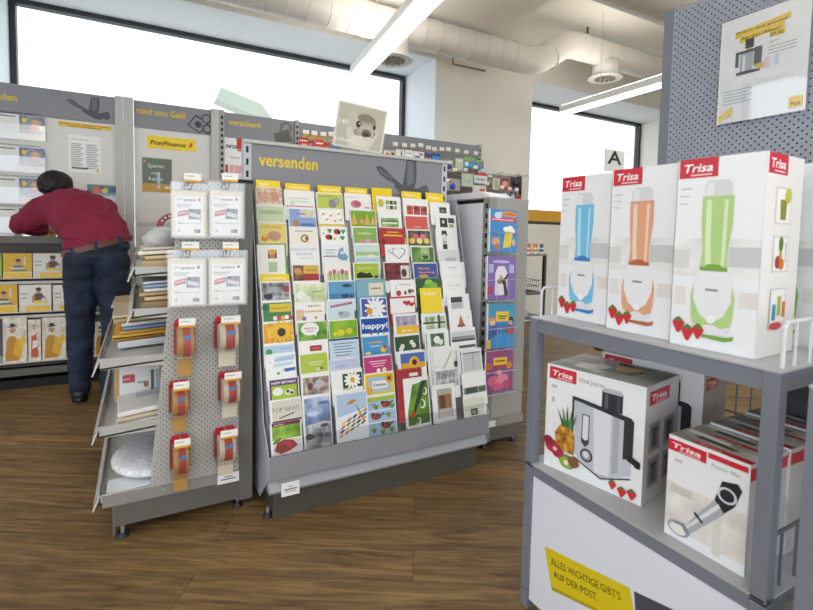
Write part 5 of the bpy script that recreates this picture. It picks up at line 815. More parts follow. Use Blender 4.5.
 (457, 481.2, 350.5, 374, '#e6e7e8', [('R', .12, .0, .03, .92, '#55585c'), ('R', .22, .06, .72, .74, '#c4c6c8'), ('R', .22, .8, .72, .05, '#5a5c60'), ('R', .6, .06, .03, .74, '#9a9ca0')], 'grey framed photo card in the last column'),
 (461.8, 485, 374, 396, '#f4f4f2', [('R', .03, .04, .94, .3, '#8a8c88'), ('R', .1, .06, .5, .26, '#2f4024'), ('R', .66, .08, .3, .2, '#4a5a40')], 'white card with a dark green leaf strip'),
 (462.7, 485, 396.5, 418, '#f2f3ee', [('R', .05, .3, .9, .55, '#dfe2cc'), ('R', .3, .06, .3, .3, '#2a301c'), ('R', .36, .12, .16, .16, '#a8b04a')], 'lowest white card with a small dark block in the last column'),
]
for i, (xl, xr, yt, yb, bg, sh, lab) in enumerate(CARDS):
    card(xl, xr, yt, yb, bg, sh, lab, hidden=.02 if yb > 416 else .055, roll=math.radians(random.uniform(-.8, .8)))
divider(419.7, 441, 288.3, 298.6, 'Trauer', 'yellow divider card over the dark green clover card', -.008)
# picture card like a stamp standing on the header
t = thing('stamp_sign', 'tilted cardboard sign like a postage stamp with a rabbit on the header', 'sign', (.80, DY+.385, 1.5225), 0); t.rotation_euler = (.18, math.radians(4), 0)
sw, sh_ = .265, .215; n = 16; out = []
def edge(p, q, k):
    r = []
    for i in range(k):
        for j, off in ((0, 0), (.3, 0), (.5, .006), (.8, .006)):
            f = (i+j)/k; dx, dy = q[0]-p[0], q[1]-p[1]; L = math.hypot(dx, dy)
            r.append((p[0]+dx*f-dy/L*off*1, p[1]+dy*f+dx/L*off*1))
    return r
out = edge((0, 0), (sw, 0), 20)+edge((sw, 0), (sw, sh_), 16)+edge((sw, sh_), (0, sh_), 20)+edge((0, sh_), (0, 0), 16)
m = MB().prism(out, 0, .004, 1, '#e9e5d8')
m.pr([('R', .05, .05, .9, .9, '#c8c3ae'), ('P', [(.3, .05), (.22, .4), (.4, .7), (.7, .75), (.88, .5), (.72, .05)], '#dfd9cc'), ('E', .58, .52, .24, .25, 'ph:#8a7c68:#a89a84:#c4b8a4:30'), ('E', .34, .62, .1, .16, '#d3cabb', .3), ('E', .85, .6, .08, .15, '#cfc6b6', -.3), ('E', .62, .42, .15, .14, '#c9bfae'), ('E', .62, .38, .1, .085, '#7d6654'), ('E', .62, .36, .06, .045, '#4a382e'), ('E', .58, .72, .17, .06, '#8f826c'), ('E', .44, .56, .045, .06, '#2e261f'), ('E', .455, .58, .012, .015, '#e8e4dc'), ('E', .76, .56, .03, .05, '#3a3028'), ('E', .5, .2, .2, .1, '#e9e4d8'), ('E', .68, .28, .1, .04, '#e4dccc'), ('T', .04, .5, .17, '140', '#f2efe6', 'b'), ('T', .04, .14, .12, 'helvetia', '#f2efe6', 'b', .36)], frame_front(0, 0, 0), sw, sh_); m.build('printed_card', t)

# ------------------------------------------------------------------ display unit on the right with kitchen appliance boxes
UX0, UX1, UY0, UY1, UT, UL = 1.0, 1.60, .42, 1.055, .876, .445     # front x, back x, right y, left y, top and lower board heights
def unit(dy, label, full=True):
    t = thing('display_shelf', label, 'shelf unit', (0 if full else -.05, dy, 0))
    P = .029
    for x, y in ((UX0, UY0), (UX0, UY1-P), (UX1-P, UY0), (UX1-P, UY1-P)):
        p = MB().box(x, x+P, y, y+P, .0, .055, M_BLUEG).box(x+.002, x+P-.002, y+.002, y+P-.002, .055, .059, M_RUB).box(x, x+P, y, y+P, .059, UL-.012, M_BLUEG).box(x+.002, x+P-.002, y+.002, y+P-.002, UL-.012, UL-.007, M_RUB).box(x, x+P, y, y+P, UL-.007, UT-.002, M_BLUEG)
        p.build('post', t, bevel=.002)
    for z, th in ((UT, .042), (UL, .036)):
        s = MB().box(UX0+P*.0, UX1, UY0+.0, UY1, z-.004, z, flat('#b3b4b8', .35)).box(UX0+.004, UX0+.03, UY0+P, UY1-P, z-th, z-.004, M_BLUEG).box(UX1-.03, UX1-.004, UY0+P, UY1-P, z-th, z-.004, M_BLUEG).box(UX0+P, UX1-P, UY0+.004, UY0+.03, z-th, z-.004, M_BLUEG).box(UX0+P, UX1-P, UY1-.03, UY1-.004, z-th, z-.004, M_BLUEG)
        s.build('shelf_board', t)
    MB().box(UX0+.02, UX1-.02, UY0+.02, UY1-.02, .04, .06, M_DGREY).build('bottom_board', t)
    m = MB().box(UX0+.006, UX0+.012, UY0+P+.002, UY1-P-.002, .03, UL-.038, '#dfe3ee')
    a0 = (UY1-P-.002)
    def yz(px, py): q = at(px, py, 0, UX0+.006); return ((a0-q.y), q.z-.03)
    W_, H_ = (UY1-UY0-2*P-.004), UL-.068
    if full:
        n_ = lambda px, py: (yz(px, py)[0]/W_, yz(px, py)[1]/H_)
        fr = frame_west(UX0+.006, a0, .03)
        c1, c2, c3, c4 = n_(544.5, 546), n_(630, 588), n_(637, 632), n_(552, 590)
        m.pr([('P', [c4, c3, c2, c1], '#dcc51c'), ('P', [n_(551, 586), n_(637, 628), n_(637, 632), n_(552, 590)], '#b8a41a')], fr, W_, H_)
        ang = math.atan2((c2[1]-c1[1])*H_, (c2[0]-c1[0])*W_)
        for txt, (px, py), (qx, qy) in (('ALLES WICHTIGE GIBT\u2019S', (551.5, 564), (621, 599)), ('AUF DER POST.', (554, 577), (598, 599))):
            u, v = yz(px, py); u2, v2 = yz(qx, qy); ww = math.hypot(u2-u, v2-v); m.pr([('T', 0, 0, 1, txt, '#2f2c12', '', ww/.02)], fr @ Matrix.Translation((u, v, .0004)) @ Matrix.Rotation(ang, 4, 'Z'), .02, .026)
        g = [n_(634, 591), n_(700, 622), n_(700, 652), n_(637, 632)]
        m.pr([('P', g[::-1], '#4b4c54')], fr, W_, H_)
    m.build('front_panel', t)
    for nm, y in (('left', UY1-.012), ('right', UY0+.012)):
        for z0, hh in ((UT, .085), (UL, .11)):
            if z0 == UL and nm == 'left': continue
            GW = flat('#d9dadd', .35) if z0 == UT else flat('#5f626a', .45)  # lower guard wires coloured darker to imitate the shade under the top board
            w_ = MB(); w_.tube([(UX0+.03, y, z0-.002), (UX0+.03, y, z0+hh-.012), (UX0+.04, y, z0+hh), (UX1-.05, y, z0+hh), (UX1-.04, y, z0+hh-.012), (UX1-.04, y, z0-.002)], .0038, GW, 8)
            for k in range(8): x = UX0+.075+k*.06; w_.tube([(x, y, z0-.002), (x, y, z0+hh)], .0028, GW, 6)
            w_.build('wire_guard', t)
    w_ = MB()
    for z in (UL+.01, UL+.14, UL+.275): w_.tube([(UX1-.01, UY0+.03, z), (UX1-.01, UY1-.03, z)], .0032, '#7d8088', 6)
    for k in range(14): y = UY0+.04+k*.04; w_.tube([(UX1-.01, y, UL+.0), (UX1-.01, y, UL+.275)], .0022, '#7d8088', 6)
    w_.build('rear_wire_grid', t)
    return t
unit(0, 'blue grey metal shelf unit with yellow slogan on its white front')
unit(-.695, 'second blue grey shelf unit cut off by the right frame edge', False)
# perforated rear panel standing behind the unit
t = thing('perforated_panel', 'tall grey perforated panel behind the blender boxes, carrying the poster', 'panel', (1.62, 1.10, 0))
MB().box(0, .05, -.035, 0, 0, 1.905, M_BLUEG).build('upright_post', t); MB().box(0, .05, -1.30, -1.265, 0, 1.905, M_BLUEG).build('upright_post', t)
MB().box(.0, .003, -1.265, -.035, .76, 1.90, perforated('#979ca8', (1, 2), .0215, .14)).build('perforated_sheet', t)
MB().box(.02, .035, -1.265, -.035, .72, 1.90, flat('#33353b', .6)).build('hole_shade_board', t)  # dark board put in as the shaded interior seen through the holes
MB().box(.0, .35, -1.30, 0, 0.0, .03, M_DGREY).build('foot_plate', t)
p = at(716.6, 125.3, 0, 1.61); q = at(805, 106, 0, 1.61); tp = at(718.6, 25.5, 0, 1.61); tq = at(808, -9, 0, 1.61)
PW, PH_ = p.y-q.y, tp.z-p.z
t = thing('advert_poster', 'glossy white poster of a juicer with yellow headline on the perforated panel', 'poster', (1.612, p.y, p.z), 0)
m = MB().box(-.004, 0, -PW, 0, 0, PH_, flat('#eceef0', .35))
AR[0] = PW/PH_
m.pr([('P', [(.18, .80), (.80, .845), (.80, .90), (.18, .86)], '#e8c41c'), ('P', [(.24, .745), (.74, .785), (.74, .84), (.24, .80)], '#e8c41c'), ('T', .2, .84, .034, 'Frisch und gesund', '#4a3f10', 'b', .56), ('T', .26, .775, .034, 'für den Alltag!', '#4a3f10', 'b', .44), ('R', .58, .72, .17, .055, '#e8c41c'), ('T', .59, .727, .045, '59.90', '#3a3010', 'b', .14), ('T', .58, .67, .03, 'statt 79.-', '#777777', '', .12)]+[('R', .58, .63-.03*i, .3, .008, '#a4a4a8') for i in range(3)]+
     [('R', .31, .68, .1, .09, '#2c2f38'), ('R', .33, .66, .06, .02, '#c8b04a'), ('R', .2, .52, .04, .14, '#4a4e58'), ('R', .2, .64, .3, .025, '#4a4e58'), ('R', .42, .5, .09, .17, '#5a5e68'), ('R', .26, .46, .15, .18, '#a4a8b0'), ('R', .29, .47, .03, .15, '#d0d3d8'), ('R', .22, .44, .28, .03, '#3c4048'), ('R', .44, .46, .1, .05, '#c8b04a')]+
     [('R', .08, .3-.03*i, .34-.05*(i % 2), .008, '#a9bcd0') for i in range(5)]+[('R', .56, .44, .04, .1, '#e4b8cc'), ('R', .66, .46, .04, .09, '#b4d0e6'), ('P', [(.02, .02), (.2, .08), (.2, .15), (.02, .07)], '#e8d070'), ('R', .84, .03, .14, .1, '#e8c030'), ('T', .86, .05, .05, 'Post', '#5a4a10', 'b', .1)], frame_west(-.004, 0, 0), PW, PH_)
m.build('printed_sheet', t)
m = MB().box(-.0075, -.0055, -PW-.004, .004, -.004, PH_+.004, glass('glossy_cover', (.99, .99, .99, 1), .04, .09)); m.build('clear_cover', t)

LOGO = lambda x, y, w_, h_, name='Trisa': [('R', x, y, w_, h_, '#cf2436'), ('T', x+w_*.08, y+h_*.3, h_*.62, name, '#f8f0f0', 'bi', w_*.78), ('R', x+w_*.3, y+h_*.1, w_*.55, h_*.08, '#f0c8cc')]
def berry(x, y, r, asp): return [('P', [(x-r, y+r*asp*.5), (x-r*.6, y+r*asp), (x+r*.6, y+r*asp), (x+r, y+r*asp*.5), (x+r*.2, y-r*asp), (x-r*.2, y-r*asp)], '#c8282c'), ('P', [(x-r*.8, y+r*asp*.9), (x, y+r*asp*1.5), (x+r*.8, y+r*asp*.9), (x, y+r*asp*.6)], '#5a7a2c')]
def carton(name, loc, w_, d_, h_, rz, label, front, right=(), top=(), left=(), group=None, body='#eef0f3', sidec=None):
    m = MB().box(-w_/2, w_/2, 0, d_, 0, h_, flat(body, .35, 0, .3))
    m.pr(list(front), frame_front(-w_/2, 0, 0), w_, h_)
    if right: m.pr(list(right), frame_side(w_/2, 0, 0), d_, h_)
    if top: m.pr(list(top), frame_top(-w_/2, 0, h_), w_, d_)
    # thin seams of the folded board
    m.box(-w_/2-.0006, w_/2+.0006, d_*.5-.0006, d_*.5+.0006, h_-.0002, h_+.0003, '#c8c8c8')
    o = m.build(name); o.location = loc; o.rotation_euler = (0, 0, -PI/2+rz); return tag(o, label, 'box', group)
def blender_front(c, cd_, cl):
    return [('R', .0, .38, 1, .2, 'ph:#dcdcdc:#e8e8e8:#f2f2f2:18'), ('R', .66, .44, .34, .1, '#c9cacd'), ('R', .0, .42, .2, .1, '#d9d8d6'), ('R', .04, .22, .14, .1, '#e4e0da'), ('R', .8, .24, .2, .08, '#e2deda')]+LOGO(.02, .9, .47, .1)+[('R', .05, .84, .14, .008, '#c8c8cc'), ('R', .05, .8, .12, .008, '#d0d0d4'), ('R', .05, .76, .1, .008, '#d0d0d4'),
      ('P', [(.35, .795), (.66, .795), (.66, .86), (.62, .88), (.39, .88), (.35, .86)], '#d9dade'), ('P', [(.36, .80), (.46, .80), (.46, .87), (.38, .87)], '#e8e9ec'),
      ('P', [(.34, .42), (.66, .42), (.65, .52), (.69, .66), (.69, .80), (.33, .80), (.33, .66), (.36, .52)], c), ('P', [(.40, .44), (.47, .44), (.45, .55), (.44, .78), (.38, .78), (.38, .62)], cl), ('P', [(.58, .44), (.62, .44), (.63, .78), (.59, .78)], cl), ('R', .34, .415, .32, .02, cd_), ('E', .5, .44, .1, .025, cd_),
      ('P', [(.29, .37), (.71, .37), (.755, .28), (.74, .17), (.68, .085), (.32, .085), (.26, .17), (.245, .28)], c), ('P', [(.33, .41), (.67, .41), (.725, .36), (.72, .26), (.64, .185), (.56, .16), (.44, .16), (.36, .185), (.28, .26), (.275, .36)], '#e9eaee'), ('P', [(.32, .085), (.68, .085), (.73, .14), (.62, .12), (.54, .135), (.46, .135), (.38, .12), (.27, .14)], '#e3e4e9'), ('E', .5, .165, .055, .055, '#f2f3f6'), ('R', .42, .31, .15, .012, '#8a8c92'), ('P', [(.3, .088), (.36, .066), (.66, .058), (.76, .07), (.77, .095), (.7, .082), (.4, .08)], cd_)]+berry(.11, .105, .08, .45)+berry(.36, .085, .075, .45)+berry(.23, .07, .08, .45)
def blender_side(c):
    r = [('R', .0, .0, 1, 1, '#ece9e4')]+LOGO(.05, .9, .5, .1)
    for y, cc in ((.66, 0), (.42, 1), (.16, 2)):
        r += [('R', .28, y, .42, .18, '#cfcac4'), ('R', .3, y+.006, .38, .168, '#f2f0ec')]
        if cc == 0: r += [('P', [(.42, y+.02), (.56, y+.02), (.58, y+.12), (.4, y+.12)], '#8a8f2a'), ('E', .6, y+.14, .09, .09, '#c8c43a')]
        if cc == 1: r += [('E', .42, y+.05, .08, .08, '#a8303a'), ('E', .52, y+.04, .07, .07, '#d8742a'), ('P', [(.44, y+.06), (.52, y+.06), (.5, y+.14), (.46, y+.14)], '#c8902a'), ('E', .48, y+.14, .06, .03*3, '#5a7a2c'), ('R', .6, y+.05, .03, .1, '#b9bfa0')]
        if cc == 2: r += [('R', .34, y+.02, .1, .08, '#4a94b8'), ('R', .47, y+.04, .1, .1, '#a8b84a'), ('R', .6, y+.03, .09, .08, '#d8803a'), ('E', .45, y-.01, .2, .06, '#e8d0cc'), ('E', .45, y-.01, .17, .045, '#c84a48')]
    return r
BW, BD, BH = .168, .168, .404
TOPT = [('R', .02, .02, .96, .45, '#e6e7ea'), ('R', .06, .1, .4, .25, '#cf2436')]
BL = [(1.08, .943, '#74bfe6', '#2f7fc4', '#b4e0f4', 'blue', 'leftmost'), (1.06, .754, '#e0a480', '#b8643a', '#f2d0ba', 'orange', 'middle'), (1.045, .571, '#b2d284', '#76a83a', '#dcecc0', 'green', 'rightmost')]
for i, (x, y, c, c2, c3, nm, wh) in enumerate(BL):
    carton('appliance_box', (x, y, UT+.0008), BW, BD, BH, math.radians((1, 1.5, 3)[i]), 'white blender box with the %s blender picture, %s in the front row' % (nm, wh), blender_front(c, c2, c3), blender_side(c), TOPT, group='blender boxes on the top shelf')
for i, (y, nm, c) in enumerate(((.943, 'blue one', '#2f9fd8'), (.754, 'orange one', '#d88a5a'), (.56, 'green one', '#94bf5a'))):
    carton('appliance_box', (1.285, y, UT+.0008), BW, BD, BH, math.radians(1), 'white blender box in the second row behind the '+nm, blender_front(c, c, c), blender_side(c), TOPT, group='blender boxes on the top shelf')
# the neighbouring unit's boxes, cut by the frame
carton('appliance_box', (1.29, .23, UT+.0008), BW, BD, BH, 0, 'white blender box on the next unit at the right frame edge, upper shelf', [('R', .0, .4, .5, .2, '#c4c6cc')]+blender_front('#d86a4a', '#b84a2a', '#f0b0a0'), blender_side('#d86a4a'), group='blender boxes on the top shelf')
# juicer boxes on the lower shelf
JW, JD, JH = .282, .19, .30
def juicer_front():
    r = [('R', .0, .3, 1, .3, 'ph:#e0e0e2:#eaeaec:#f4f4f4:14')]+LOGO(.03, .865, .3, .115)+[('T', .36, .9, .06, 'Vital Juicer', '#8a8c92', '', .26), ('R', .06, .78, .06, .03, '#c0c2c8'), ('R', .07, .64, .03, .05, '#c0c2c8')]
    r += [('P', [(.6, .72), (.8, .72), (.8, .88), (.78, .9), (.62, .9), (.6, .88)], '#2a2e36'), ('P', [(.61, .87), (.79, .87), (.79, .91), (.61, .91)], '#b9bfc8'), ('R', .63, .73, .03, .13, '#5a606c'), ('R', .75, .73, .02, .13, '#4a505c')]
    r += [('P', [(.33, .72), (.9, .68), (.9, .22), (.62, .1), (.40, .16), (.34, .25)], '#c2c6cf'), ('P', [(.52, .71), (.7, .7), (.7, .14), (.55, .12)], '#dfe2e8'), ('P', [(.72, .69), (.78, .69), (.78, .2), (.72, .17)], '#a9aeb9')]
    r += [('P', [(.30, .755), (.36, .755), (.88, .71), (.91, .685), (.91, .66), (.36, .72), (.30, .72)], '#2a2e36'), ('R', .30, .26, .022, .48, '#3a3f4a'), ('P', [(.82, .34), (.91, .36), (.91, .68), (.82, .68)], '#2a2e36'), ('P', [(.86, .34), (.98, .3), (.98, .36), (.88, .4)], '#1e2128'), ('E', .95, .33, .03, .03, '#1e2128')]
    r += [('P', [(.41, .62), (.49, .62), (.49, .36), (.45, .32), (.41, .36)], '#3a3f4a'), ('P', [(.42, .61), (.48, .61), (.48, .4), (.45, .38), (.42, .4)], '#dfe2e8'), ('E', .47, .25, .065, .065, '#2a2e36'), ('E', .47, .25, .048, .048, '#9aa0ac'), ('E', .465, .255, .03, .03, '#d8dbe2'), ('P', [(.34, .2), (.62, .1), (.9, .2), (.9, .185), (.62, .085), (.34, .185)], '#4a4e58')]
    r += [('P', [(.14, .22), (.34, .2), (.34, .38), (.3, .45), (.18, .45), (.12, .36)], 'ph:#7a4a12:#c08428:#e0b048:60')]+[('P', [(.24+.02*k, .44), (.25+.055*k, .66-.03*abs(k)), (.28+.02*k, .44)], ['#2f5a34', '#4a7a44', '#3a6a3c', '#5a8a50', '#3f6f3c'][k+2]) for k in (-2, 2, -1, 1, 0)]
    r += [('E', .09, .22, .075, .07, '#b03048'), ('E', .05, .26, .055, .05, '#8f2238'), ('E', .16, .18, .07, .06, '#a82a44'), ('E', .13, .2, .025, .02, '#e0c0c4'), ('E', .27, .12, .09, .07, '#8a6a44'), ('E', .26, .11, .07, .058, '#8fb03a'), ('E', .26, .11, .03, .025, '#e6e8c8'), ('E', .34, .14, .06, .055, '#7a5c3a')]
    r += berry(.74, .08, .04, .85)+berry(.83, .052, .045, .85)+berry(.92, .065, .045, .85); return r
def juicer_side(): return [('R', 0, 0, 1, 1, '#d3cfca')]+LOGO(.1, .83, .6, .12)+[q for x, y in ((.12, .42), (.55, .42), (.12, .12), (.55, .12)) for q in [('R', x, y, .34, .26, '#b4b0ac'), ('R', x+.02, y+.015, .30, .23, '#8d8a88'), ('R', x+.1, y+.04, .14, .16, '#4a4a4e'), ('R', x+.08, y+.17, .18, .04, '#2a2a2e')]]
def juicer_top(): return [('R', .0, .0, 1, 1, 'ph:#8a8478:#b4b0a4:#d8d6cc:9'), ('P', [(.2, .2), (.5, .1), (.6, .5), (.3, .7)], '#d8d2b8'), ('P', [(.45, .25), (.75, .35), (.8, .7), (.5, .6)], '#6a5a3a'), ('E', .62, .7, .12, .16, '#e0b42c'), ('P', [(.5, .75), (.85, .85), (.8, .95), (.45, .9)], '#2c3038'), ('E', .3, .35, .1, .12, '#f0eee8'), ('P', [(.15, .55), (.3, .5), (.35, .7), (.2, .8)], '#9a3a30')]
carton('appliance_box', (1.056, .870, UL+.0008), JW, JD, JH, math.radians(10.5), 'white juicer box with pineapple picture, front on the lower shelf', juicer_front(), juicer_side(), juicer_top(), group='juicer boxes on the lower shelf')
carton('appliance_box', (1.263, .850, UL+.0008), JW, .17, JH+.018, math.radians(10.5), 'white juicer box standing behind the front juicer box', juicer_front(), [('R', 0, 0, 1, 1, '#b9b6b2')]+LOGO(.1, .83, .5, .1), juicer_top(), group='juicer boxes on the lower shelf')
# hand blender boxes
HW, HD, HH = .166, .075, .228
def hand_front(): return [('R', .0, .1, 1, .45, 'ph:#d4cfc8:#e4e0dc:#f2f2f2:16'), ('R', .05, .45, .3, .08, '#d0ccc6'), ('R', .62, .05, .1, .4, '#dedbd6')]+LOGO(.0, .855, .5, .11)+[('T', .56, .85, .05, 'Power Mix', '#9a9ca2', '', .34), ('R', .52, .92, .46, .05, '#cf2436'), ('R', .1, .76, .1, .03, '#c8cad0'),
    ('P', [(.62, .55), (.70, .76), (.88, .79), (.93, .74), (.86, .58), (.74, .47)], '#22252c'), ('E', .765, .645, .115, .1, '#d8dade'), ('E', .765, .645, .085, .075, '#22252c'), ('P', [(.26, .15), (.34, .12), (.75, .47), (.63, .56), (.45, .38)], '#aeb2bc'), ('P', [(.31, .16), (.70, .51), (.67, .54), (.29, .18)], '#e2e4e9'), ('P', [(.38, .34), (.49, .28), (.51, .30), (.40, .365)], '#30343c'), ('E', .2, .12, .15, .1, '#9a9eaa'), ('E', .19, .115, .115, .075, '#ecebe9'), ('P', [(.1, .15), (.27, .2), (.34, .13), (.3, .1), (.24, .16)], '#8a8e9a')]
def hand_top(): return [('R', 0, 0, 1, 1, 'ph:#8a8880:#b4b2aa:#dcdad4:12'), ('R', .3, .0, .7, .25, '#c42234'), ('T', .36, .05, .14, 'Trisa', '#f0d8d8', 'bi', .3), ('P', [(.2, .5), (.7, .45), (.75, .6), (.25, .7)], '#4a4a4c'), ('P', [(.05, .75), (.6, .7), (.6, .85), (.05, .95)], '#e6e6e2')]
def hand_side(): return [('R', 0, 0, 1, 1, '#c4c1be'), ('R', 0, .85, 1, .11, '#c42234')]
for i, (x, y, lab) in enumerate(((1.035, .557, 'white hand blender box nearest the front on the lower shelf'), (1.114, .560, 'hand blender box second from the front on the lower shelf'), (1.193, .556, 'hand blender box third from the front on the lower shelf'), (1.272, .56, 'hand blender box fourth from the front on the lower shelf'), (1.351, .557, 'hand blender box rearmost on the lower shelf'))):
    carton('appliance_box', (x, y, UL+.0008), HW, HD, HH-(.004*(i % 2)), math.radians((0, 1, -1, .5, 0)[i]), lab, hand_front(), hand_side(), hand_top(), group='hand blender boxes on the lower shelf')
carton('appliance_box', (1.44, .56, UL+.0008), .07, .125, .30, 0, 'dark narrow carton standing at the rear of the lower shelf', [('R', .1, .1, .8, .8, '#3a3d44')], (), (), body='#2f3238')
carton('appliance_box', (1.20, .22, UL+.0008), .16, .2, .26, 0, 'carton with a red stripe on the next unit at the right frame edge', hand_front(), hand_side(), hand_top())

# ------------------------------------------------------------------ the man leaning on the desk
def blob(name, segs, mat, voxel, smooth_it=6, parent=None, wrinkle=0., wsize=.08):
    bm = bmesh.new()
    for a, ra, b, rb in segs:
        a, b = Vector(a), Vector(b); ra = Vector(ra if isinstance(ra, tuple) else (ra,)*3); rb = Vector(rb if isinstance(rb, tuple) else (rb,)*3)
        n = max(2, int((b-a).length/(.35*min(min(ra), min(rb))))+1)
        for i in range(n):
            f = i/(n-1); c = a.lerp(b, f); r = ra.lerp(rb, f)
            bmesh.ops.create_icosphere(bm, subdivisions=2, radius=1, matrix=Matrix.Translation(c) @ Matrix.Diagonal((*r, 1)))
    me = bpy.data.meshes.new(name); bm.to_mesh(me); bm.free(); o = bpy.data.objects.new(name, me); COL.objects.link(o)
    r = o.modifiers.new('r', 'REMESH'); r.mode = 'VOXEL'; r.voxel_size = voxel
    s = o.modifiers.new('s', 'SMOOTH'); s.iterations = smooth_it; s.factor = .5
    if wrinkle:
        tx = bpy.data.textures.new('folds', 'CLOUDS'); tx.noise_scale = wsize; tx.noise_depth = 1
        d = o.modifiers.new('d', 'DISPLACE'); d.texture = tx; d.strength = wrinkle; d.mid_level = .5; d.texture_coords = 'GLOBAL'
    me2 = bpy.data.meshes.new_from_object(o.evaluated_get(bpy.context.evaluated_depsgraph_get()))
    bpy.data.objects.remove(o); bpy.data.meshes.remove(me)
    me2.name = name; me2.materials.clear(); me2.materials.append(mat); me2.polygons.foreach_set('use_smooth', [True]*len(me2.polygons))
    o = bpy.data.objects.new(name, me2); COL.objects.link(o)
    if parent: o.parent = parent
    return o
SKIN = flat('#c58f6e', .5)
PY = 3.64
hipL, hipR = (-.33, PY+.02, .90), (-.145, PY, .90); knL, knR = (-.335, PY+.03, .47), (-.15, PY-.03, .47); anL, anR = (-.345, PY+.05, .07), (-.175, PY-.06, .07)
waist = (-.235, PY+.03, 1.0); belly = (-.26, PY+.10, 1.10); chest = (-.385, PY+.27, 1.235); neck = (-.47, PY+.38, 1.30); skull = (-.50, PY+.44, 1.39)
shL, shR = (-.565, PY+.33, 1.215), (-.215, PY+.29, 1.225); elL, elR = (-.70, PY+.47, 1.12), (-.19, PY+.46, 1.12); haL, haR = (-.56, PY+.60, 1.088), (-.38, PY+.58, 1.088)
hand_segs = []
for h, s in ((haL, 1), (haR, -1)):
    hx, hy, hz = h
    hand_segs.append(((hx, hy, hz), (.03, .03, .022), (hx+.05*s, hy+.03, hz-.01), (.03, .03, .016)))
    for k in range(4):
        o_ = -.022+.015*k; L = (.034, .04, .037, .028)[k]
        hand_segs.append(((hx+.06*s, hy+.03+o_, hz-.012), .009, (hx+(.06+L)*s, hy+.04+o_, hz-.016), .008)); hand_segs.append(((hx+(.06+L)*s, hy+.04+o_, hz-.016), .008, (hx+(.068+L)*s, hy+.045+o_, hz-.026), .007))
    hand_segs.append(((hx+.01*s, hy-.0, hz), .011, (hx+.05*s, hy-.02, hz-.012), .009))
body = blob('person', [(waist, (.15, .11, .1), belly, (.16, .12, .12)), (belly, (.16, .12, .12), chest, (.16, .12, .11)), (chest, (.10, .09, .08), neck, .055), (neck, .055, skull, .07), (skull, (.085, .10, .10), (skull[0]-.005, skull[1]+.02, skull[2]-.05), (.07, .085, .08)),
    ((skull[0], skull[1]+.115, skull[2]-.04), .015, (skull[0], skull[1]+.12, skull[2]-.05), .014), ((skull[0]-.085, skull[1]+.01, skull[2]-.02), (.012, .02, .028), (skull[0]-.086, skull[1]+.01, skull[2]-.025), (.012, .02, .026)), ((skull[0]+.085, skull[1]+.01, skull[2]-.02), (.012, .02, .028), (skull[0]+.086, skull[1]+.01, skull[2]-.025), (.012, .02, .026)),
    (chest, .1, shL, .06), (chest, .1, shR, .06), (shL, .058, elL, .042), (elL, .042, haL, .026), (shR, .058, elR, .042), (elR, .042, haR, .026), (waist, (.14, .1, .08), hipL, .1), (waist, (.14, .1, .08), hipR, .1), (hipL, .09, knL, .06), (knL, .06, anL, .04), (hipR, .09, knR, .06), (knR, .06, anR, .04), (anL, .038, (anL[0], anL[1]+.12, .04), .03), (anR, .038, (anR[0], anR[1]+.12, .04), .03)]+hand_segs, SKIN, .007, 3)
tag(body, 'person in dark red shirt and jeans seen from behind, bent over the wall desk', 'person')
blob('hair', [((skull[0], skull[1]-.012, skull[2]+.012), (.106, .108, .094), (skull[0], skull[1]+.01, skull[2]+.022), (.103, .106, .09))], mottled('#0c0a09', '#120f0d', '#1a1614', 60., .6, stretch=(1, 6, 1)), .009, 2, body, .012, .02)
blob('shirt', [((-.33, PY+.015, .99), (.10, .13, .04), (-.14, PY+.015, 1.05), (.10, .13, .04)), ((-.235, PY+.03, 1.05), (.19, .135, .05), belly, (.205, .15, .13)), (belly, (.205, .15, .13), (-.33, PY+.2, 1.2), (.205, .15, .15)), ((-.33, PY+.2, 1.2), (.205, .15, .15), chest, (.20, .14, .14)), (chest, (.16, .12, .12), (-.44, PY+.34, 1.28), (.10, .08, .085)), (chest, .14, shL, .095), (chest, .14, shR, .095), (shL, .09, elL, .068), (elL, .068, (-.595, PY+.57, 1.098), .046), (shR, .09, elR, .065), (elR, .065, (-.33, PY+.57, 1.098), .046)], mottled('#780e32', '#821238', '#8d173e', 6., .75), .011, 5, body, .028, .07)
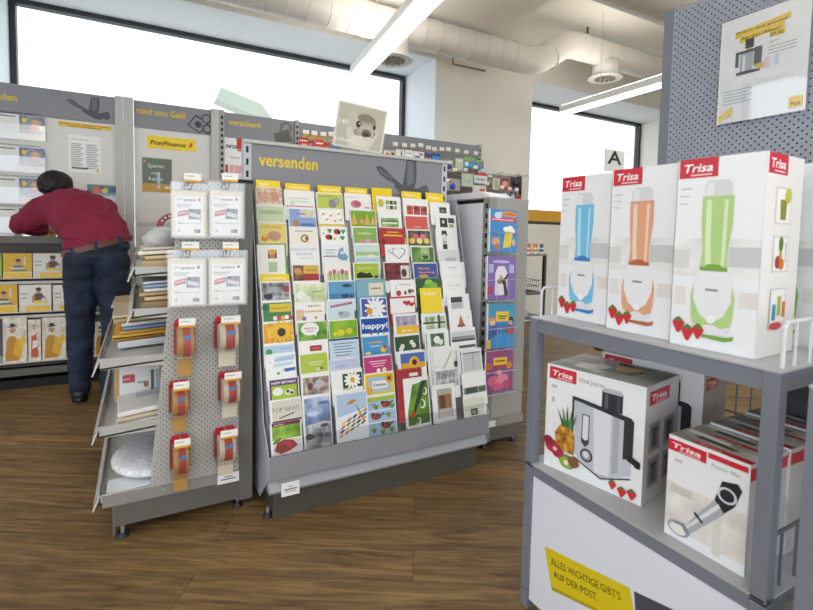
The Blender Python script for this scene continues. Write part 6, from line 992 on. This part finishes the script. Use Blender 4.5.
blob('trousers', [((-.32, PY+.005, .94), (.10, .125, .045), (-.15, PY+.005, .995), (.10, .125, .045)), ((-.235, PY+.01, .95), (.18, .125, .03), (-.235, PY+.0, .93), (.185, .13, .06)), ((-.31, PY-.005, .91), (.11, .125, .1), (hipL[0], hipL[1], .80), (.10, .11, .08)), ((-.16, PY-.015, .91), (.11, .125, .1), (hipR[0], hipR[1], .80), (.10, .11, .08)), ((hipL[0], hipL[1], .80), (.1, .11, .08), knL, .076), (knL, .076, (anL[0], anL[1], .09), .066), ((hipR[0], hipR[1], .80), (.1, .11, .08), knR, .074), (knR, .074, (anR[0], anR[1], .09), .064)], mottled('#151d2f', '#1c263b', '#27344e', 9., .8), .011, 4, body, .022, .06)
m = MB()
pts = [(-.235+.193*math.cos(a), PY+.01+.136*math.sin(a), 1.0+.056*math.cos(a)) for a in [2*PI*i/40 for i in range(40)]]
v = [(x, y, z+d) for x, y, z in pts for d in (-.018, .018)]+[(-.235+(x+.235)*.96, PY+.01+(y-PY-.01)*.96, z+d) for x, y, z in pts for d in (-.018, .018)]
f = []
for i in range(40):
    j = (i+1) % 40; f += [(2*i, 2*j, 2*j+1, 2*i+1), (80+2*i, 80+2*i+1, 80+2*j+1, 80+2*j), (2*i+1, 2*j+1, 80+2*j+1, 80+2*i+1), (2*i, 80+2*i, 80+2*j, 2*j)]
m.add(v, f, flat('#6a4a38', .5)); b_ = m.build('belt', body, smooth=False)
for x in (-.36, -.235, -.11): a = math.acos((x+.235)/.193); MB().box(x-.008, x+.008, PY+.01-.142*math.sin(a), PY+.01-.133*math.sin(a), .972+.056*math.cos(a), 1.028+.056*math.cos(a), flat('#24324f', .8)).build('belt_loop', body)
for an in (anL, anR):
    blob('shoe', [((an[0], an[1]-.03, .05), (.048, .055, .045), (an[0]-.005, an[1]+.13, .04), (.05, .06, .036)), ((an[0], an[1]-.03, .02), (.05, .06, .02), (an[0]-.005, an[1]+.14, .02), (.052, .065, .02))], flat('#17181c', .45), .008, 3, body)
